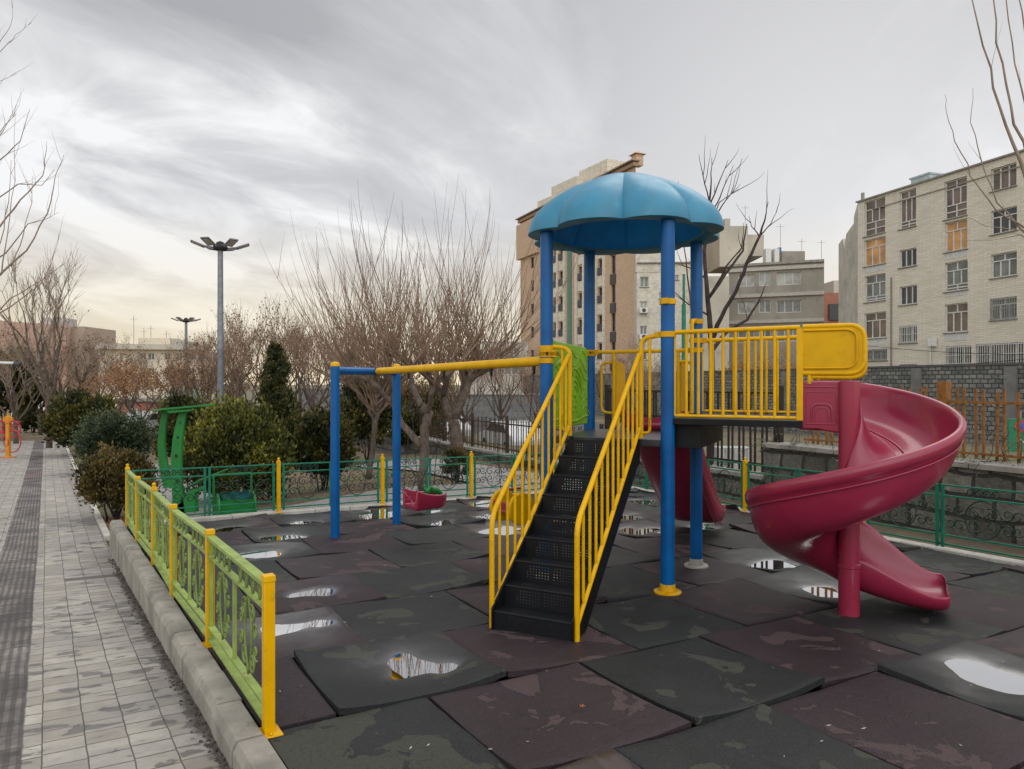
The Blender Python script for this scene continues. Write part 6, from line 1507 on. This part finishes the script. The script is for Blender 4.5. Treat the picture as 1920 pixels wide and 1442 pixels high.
# ------------------------------------------------------------------ street lamps
def lamp(label, px, Y, ytop, grp):
    x = (px-960)/F*Y; g = V((x, Y, terr(x, Y))); h = CH-(ytop-HZ)/F*Y-g.z
    t = thing('street_lamp', label, 'street lamp', g, grp)
    m = MB(); m.lathe(g, [(.17, 0), (.17, .05), (.125, .06), (.118, h*.5), (.122, h*.5+.02), (.118, h*.5+.04), (.098, h-.15)], 16); m.build('pole', GAL, t, smooth=True)
    m = MB(); c = g+UP*(h-.12); m.lathe(c, [(.10, -.12), (.24, -.1), (.28, -.02), (.26, .06), (.16, .14), (.15, .2), (.0, .27)], 16); hub = m.build('hub', IRON, t, smooth=40)
    for k in range(6):
        a = k*math.pi/3+.35; d = V((math.cos(a), math.sin(a), 0)); s = V((-d.y, d.x, 0)); m = MB()
        m.bar(c+d*.2, c+d*.55+UP*.02, .04, .05); q = c+d*.82+UP*.10; up = (UP*.93-d*.36); ax = d*.93+UP*.36
        m.box(q, (.52, .34, .07), ax, s, up); hd = m.build('lamp_head', plain('lamp_head_grey', (.14, .13, .14), .5), t, bevel=.015)
        m = MB(); m.box(q-up*.04, (.40, .26, .012), ax, s, up); m.build('lens', plain('lamp_lens', (.5, .46, .47), .3), hd)
LG = 'six-headed street lamps in the park'
lamp('nearer taller street lamp with six flat heads on a grey pole', 413.5, 28, 459, LG)
lamp('smaller distant street lamp with six flat heads before the cream block', 349, 56, 599, LG)
t = thing('lamp_pole', 'slender dark green pole between the two right-hand tower posts', 'pole', at(1282, 800, 24)); m = MB(); m.tube([at(1282, 830, 24), at(1282, 570, 24)], .07, 10); m.tube([at(1282, 570, 24), at(1282, 514, 24)], .045, 10); m.build('shaft', GRN, t, smooth=True)
t = thing('security_camera', 'white security camera on an arm at the left edge', 'camera', at(-30, 685, 16)); m = MB(); m.tube([at(-40, 860, 16), at(-40, 640, 16)], .05, 10); m.build('pole', WHF, t, smooth=True)
m = MB(); m.tube([at(-40, 679, 16), at(30, 681, 16)], .03, 8); m.build('arm', WHF, t, smooth=True); m = MB(); m.tube([at(27, 682, 16), at(38, 684, 16)], .05, 10); m.build('lens', DKF, t, smooth=True)

# ------------------------------------------------------------------ park things
# arched green shelter bench
YB = 10.75
def sh(px, py, dy=0): return at(px, py, YB+dy)
g = sh(352, 957); g.z = terr(g.x, YB)
t = thing('shelter_bench', 'bright green arched shelter bench with a flat roof behind the back fence', 'shelter', g)
def leg(pxl, pxr, dy):
    m = MB(); L = [V(p) for p in pxl]; Rr = [V(p) for p in pxr]; vs = []; n = len(pxl)
    for (a, b_), (c, d) in zip(pxl, pxr):
        p = sh(a, b_, dy); q = sh(c, d, dy)
        vs += [p, q, q+V((.01, .035, 0)), p+V((.01, .035, 0))]
    fs = []
    for i in range(n-1):
        for k in range(4): fs.append((i*4+k, i*4+(k+1) % 4, (i+1)*4+(k+1) % 4, (i+1)*4+k))
    fs += [(3, 2, 1, 0), tuple((n-1)*4+k for k in range(4))]; m.add(vs, fs); lg = m.build('leg', KGR, t, smooth=50, fixn=True)
    return lg
l1 = leg([(338, 765), (329, 795), (323, 825), (320, 860), (321, 905), (324, 963)], [(350, 765), (345, 795), (341, 825), (339, 860), (340, 905), (346, 963)], 0)
m = MB()
for px, py, rr_ in ((338, 793, .014), (333, 820, .02), (330, 855, .028), (332, 902, .028)): m.lathe(sh(px, py, -.004), [(0, -.003), (rr_, -.003), (rr_, .002), (0, .002)], 14, V((0, -1, 0)))
m.build('holes', IRON, l1)
l2 = leg([(304, 768), (298, 800), (295, 830), (296, 860), (300, 885), (306, 915)], [(315, 768), (310, 800), (308, 830), (311, 860), (316, 885), (322, 915)], 1.15)
m = MB(); a, b_, c, d = sh(301, 766, -.15), sh(402, 757, -.15), sh(398, 757, 1.25), sh(284, 769, 1.25)
m.prism([a, b_, c, d], (0, 0, -.03)); m.prism([a-UP*.03+V((.05, .02, 0)), a-UP*.03+V((.55, .02, .02)), a-UP*.065+V((.42, .02, .02)), a-UP*.075+V((.12, .02, 0))], (0, .05, 0)); m.build('roof', KGR, t, fixn=True, bevel=.006)
m = MB()
for k in range(7): a = sh(345+4.6*k, 934-2.6*k-17, .0); m.bar(a, a+V((.06, .95, .06)), .03, .018)
m.build('seat', KGR, t, bevel=.003)
m = MB(); m.prism([sh(326, 962), sh(366, 960), sh(364, 925), sh(378, 918), sh(376, 912), (sh(346, 924))], (.03, .06, 0)); m.build('seat_frame', KGR, t, fixn=True, bevel=.004); m = MB(); m.prism([sh(326, 962, .9), sh(366, 960, .9), sh(364, 925, .9), sh(378, 918, .9), sh(346, 924, .9)], (.03, .06, 0)); m.build('seat_frame', KGR, t, fixn=True, bevel=.004)
# litter bin
YB2 = 11.0; c = at(441, 930, YB2); gz = terr(c.x, YB2)+.03
t = thing('litter_bin', 'bright green open-topped bin with round ends behind the back fence', 'bin', (c.x, YB2, gz))
exb = V((.85, .53, 0)).normalized(); eyb = V((-.53, .85, 0))
def bp(a, b_, z): p = V((c.x, YB2, gz))+exb*a+eyb*b_; p.z = gz+z; return p
sec = [(-.17*math.cos(t_), .30-.26*math.sin(t_)+0) for t_ in [i/10*math.pi for i in range(11)]]
m = MB(); vs = [bp(-.25, x, z+.05) for x, z in sec]+[bp(.25, x, z+.05) for x, z in sec]; n = len(sec); fs = [(i, i+1, n+i+1, n+i) for i in range(n-1)]; m.add(vs, fs)
m.add([bp(-.25, -.17, .06), bp(.25, -.17, .06), bp(.25, -.17, .36), bp(-.25, -.17, .36)], [(0, 1, 2, 3)]); m.build('drum', KGR, t, smooth=40)
for sg in (-1, 1): m = MB(); m.tube([bp(sg*.26, -.19*math.cos(u), .22+.22*math.sin(u)) for u in [6.283*i/20 for i in range(20)]], .022, 6, closed=True); m.prism([bp(sg*.255, -.18*math.cos(u), .22+.2*math.sin(u)) for u in [6.283*i/16 for i in range(16)]], exb*.01*sg); m.build('end_ring', KGR, t, smooth=40)
m = MB(); rr = random.Random(3); nn = 22
vs = []
for j in range(3):
    for i in range(nn): u = 6.283*i/nn; vs.append(bp(.24*math.cos(u)*(1+.06*rr.random()), .17*math.sin(u), .36+.04*j+rr.uniform(-.02, .025)))
m.add(vs, [(j*nn+i, j*nn+(i+1) % nn, (j+1)*nn+(i+1) % nn, (j+1)*nn+i) for j in range(2) for i in range(nn)]); m.build('bin_liner', plain('teal_plastic_bag', (.01, .10, .10), .3, var=.3), t)
m = MB(); m.bar(bp(-.28, .2, .72), bp(.28, .2, .72), .03, .03); m.bar(bp(-.28, .2, 0), bp(-.28, .2, .72), .03, .03, eyb); m.bar(bp(.28, .2, 0), bp(.28, .2, .72), .03, .03, eyb); m.build('stand', KGR, t)
# exercise machine at the far left
YE = 26; g = at(15, 846, YE); g.z = zp(YE)
t = thing('exercise_machine', 'orange pillar exercise machine with red hoops on the far path', 'exercise machine', g)
ORG = plain('orange_paint', (.62, .25, .012), .45, dirt=.3, dirtcol=(.3, .1, .02)); REDP = plain('red_paint', (.50, .03, .05), .45)
m = MB(); m.lathe(g, [(.22, 0), (.22, .03), (.085, .05), (.08, 1.25), (.10, 1.27), (.10, 1.5), (.04, 1.52), (.04, 1.62)], 16); m.box(g+UP*1.4, (.3, .12, .14), (1, .4, 0)); m.build('pillar', ORG, t, smooth=40)
m = MB(); m.lathe(g, [(.24, 0), (.24, .02), (.2, .025)], 16); m.build('base', REDP, t)
for (cx_, r_, z_, pl) in ((.15, .42, .62, V((.3, .95, 0))), (-.28, .34, .55, V((.2, 1, 0))), (.12, .3, 1.05, V((-.2, 1, .1))), (-.1, .26, 1.15, V((.1, 1, .1)))):
    e1_ = V((pl.y, -pl.x, 0)).normalized(); m = MB(); m.tube([g+V((cx_, 0, z_))+e1_*r_*math.cos(u)+UP*r_*math.sin(u) for u in [6.283*i/24 for i in range(24)]], .02, 6, closed=True); m.build('hoop', REDP, t, smooth='all')
m = MB()
for zz in (.75, .95, 1.15, 1.3): m.tube([g+V((-.32, -.1, zz)), g+V((.38, .15, zz))], .018, 6)
m.build('handles', REDP, t, smooth='all')
# parked cars glimpsed through the trees
def car(label, loc, rot, col, proto=[]):
    if not proto:
        t = thing('parked_car', label, 'car', (0, 0, 0), 'cars parked beyond the park')
        prof_ = [(-2.1, .35), (-2.15, .75), (-1.95, .95), (-1.6, 1.0), (-1.15, 1.40), (.45, 1.42), (1.15, .98), (1.95, .86), (2.12, .65), (2.1, .35)]
        m = MB(); m.prism([V((x, -.82, z)) for x, z in prof_], (0, 1.64, 0)); m.build('body', plain('white_car_paint', (.55, .56, .57), .25, var=.03), t, fixn=True, bevel=.06, smooth=40)
        for sg in (-1, 1): m = MB(); m.prism([V((x, sg*.83, z)) for x, z in ((-1.45, 1.02), (-1.08, 1.33), (.38, 1.35), (.98, 1.0))], (0, .02*sg, 0)); m.build('window', GD, t, fixn=True)
        m = MB(); m.prism([V((.52, -.7, 1.40)), V((1.16, -.72, 1.0)), V((1.16, .72, 1.0)), V((.52, .7, 1.40))], (.02, 0, .02)); m.build('windscreen', GD, t, fixn=True)
        for x in (-1.3, 1.3):
            for sg in (-1, 1): m = MB(); m.lathe((x, sg*.74, .32), [(0, -.1), (.30, -.1), (.32, -.06), (.32, .08), (.2, .1), (0, .08)], 18, V((0, sg, 0))); m.build('wheel', IRON, t, smooth=40)
        for sg in (-1, 1): m = MB(); m.box((2.08, sg*.6, .7), (.06, .3, .14)); m.build('headlight', WHF, t, bevel=.02)
        proto.append(t)
    else: t = copy_tree(proto[0])
    t['label'] = label; t.location = loc; t.rotation_euler.z = rot; return t
x = (292-960)/F*40; car('pale car seen between the round bush and the green shelter', (x, 40, terr(x, 40)), 1.3, None)
x = (835-960)/F*40; car('white car roof glimpsed behind the trunks of the pollarded trees', (x, 40, terr(x, 40)-.3), 2.0, None)
x = (960-960)/F*31; car('white car behind the black pickets left of the stairs', (x, 31, zg(31)-.55), 1.95, None)
t = thing('metal_cabinet', 'pale corrugated metal cabinet behind the black railing', 'cabinet', at(1365, 880, 17)); m = MB(); a = at(1340, 838, 17); b_ = at(1403, 838, 17)
for k in range(16): p = a.lerp(b_, (k+.5)/16); m.box((p.x, 17+(k % 2)*.02, p.z-.5), ((b_.x-a.x)/16, .5, 1.0))
m.build('cladding', plain('pale_metal', (.42, .42, .40), .6, dirt=.4), t)
# parking sign behind the pickets
YS = 16.0; t = thing('parking_sign', 'green road sign with a round blue and red symbol behind the rusty pickets', 'road sign', at(1912, 900, YS))
m = MB(); m.box(at(1912, 816, YS), (44/F*YS, .03, 62/F*YS)); m.build('board', plain('sign_green', (.01, .16, .075), .4), t, bevel=.01)
m = MB(); m.lathe(at(1912, 799, YS)-V((0, .02, 0)), [(.0, .0), (.13, .0), (.13, .006), (0, .006)], 24, V((0, -1, 0))); m.build('red_ring', plain('sign_red', (.5, .02, .05), .4), t)
m = MB(); m.lathe(at(1912, 799, YS)-V((0, .027, 0)), [(.0, .0), (.09, .0), (.09, .004), (0, .004)], 24, V((0, -1, 0))); m.build('blue_disc', plain('sign_blue', (.05, .10, .42), .4), t)
m = MB(); q = at(1912, 799, YS)-V((0, .034, 0)); m.bar(q+V((-.065, 0, .065)), q+V((.065, 0, -.065)), .006, .025, V((0, 1, 0))); m.build('red_bar', plain('sign_red', (.5, .02, .05), .4), t)
m = MB(); m.tube([at(1907, 830, YS)-V((0, .02, 0)), at(1914, 824, YS)-V((0, .02, 0)), at(1920, 832, YS)-V((0, .02, 0))], .014, 6); m.build('white_arrow', WHF, t)
m = MB(); m.tube([at(1912, 770, YS+.05), at(1912, 980, YS+.05)], .04, 8); m.build('pole', GAL, t, smooth=True)
# overhead wires on the cream block
t = thing('cables', 'thin black cables strung across the front of the cream brick block', 'cables', fd.P(-1, 5, .6)); m = MB()
for za, zb__, s_ in ((4.6, 3.2, .35), (2.6, 3.6, .2)):
    m.tube([fd.P(-1+20*k/12, za+(zb__-za)*k/12-s_*math.sin(k/12*3.14), .5) for k in range(13)], .018, 4)
m.build('cable', IRON, t)
# small litter on the mats
r = random.Random(5)
t = thing('fallen_leaf', 'tiny orange leaf lying on the plum mat in the foreground', 'leaf', G(1092, 1336)+UP*.03); m = MB(); p = G(1092, 1336)+UP*.028
for k in range(5): a = k*1.256; m.add([p, p+V((math.cos(a-.3)*.010, math.sin(a-.3)*.010, .003)), p+V((math.cos(a)*.018, math.sin(a)*.018, .006)), p+V((math.cos(a+.3)*.010, math.sin(a+.3)*.010, .003))], [(0, 1, 2, 3)])
m.build('blade', plain('orange_leaf', (.5, .16, .02), .7), t)
m = MB()
for _ in range(26):
    p = G(r.uniform(520, 1900), r.uniform(1040, 1430)); q = clampP(p); 
    if (V((q.x, q.y, 0))-V((p.x, p.y, 0))).length > .01: continue
    a = r.uniform(0, 6.28); s = r.uniform(.003, .008); d = V((math.cos(a), math.sin(a), 0)); n_ = V((-d.y, d.x, 0)); z = UP*.022; m.add([p+z-d*s*2, p+z+n_*s*.6, p+z+d*s*2+UP*.003, p+z-n_*s*.6], [(0, 1, 2, 3)])
tag(m.build('litter_flecks', plain('pale_fleck', (.45, .43, .38), .8)), 'tiny pale flecks and petals scattered over the rubber mats', 'litter', kind='stuff')
for o in list(SC.objects):
    if '_o' in o: del o['_o']
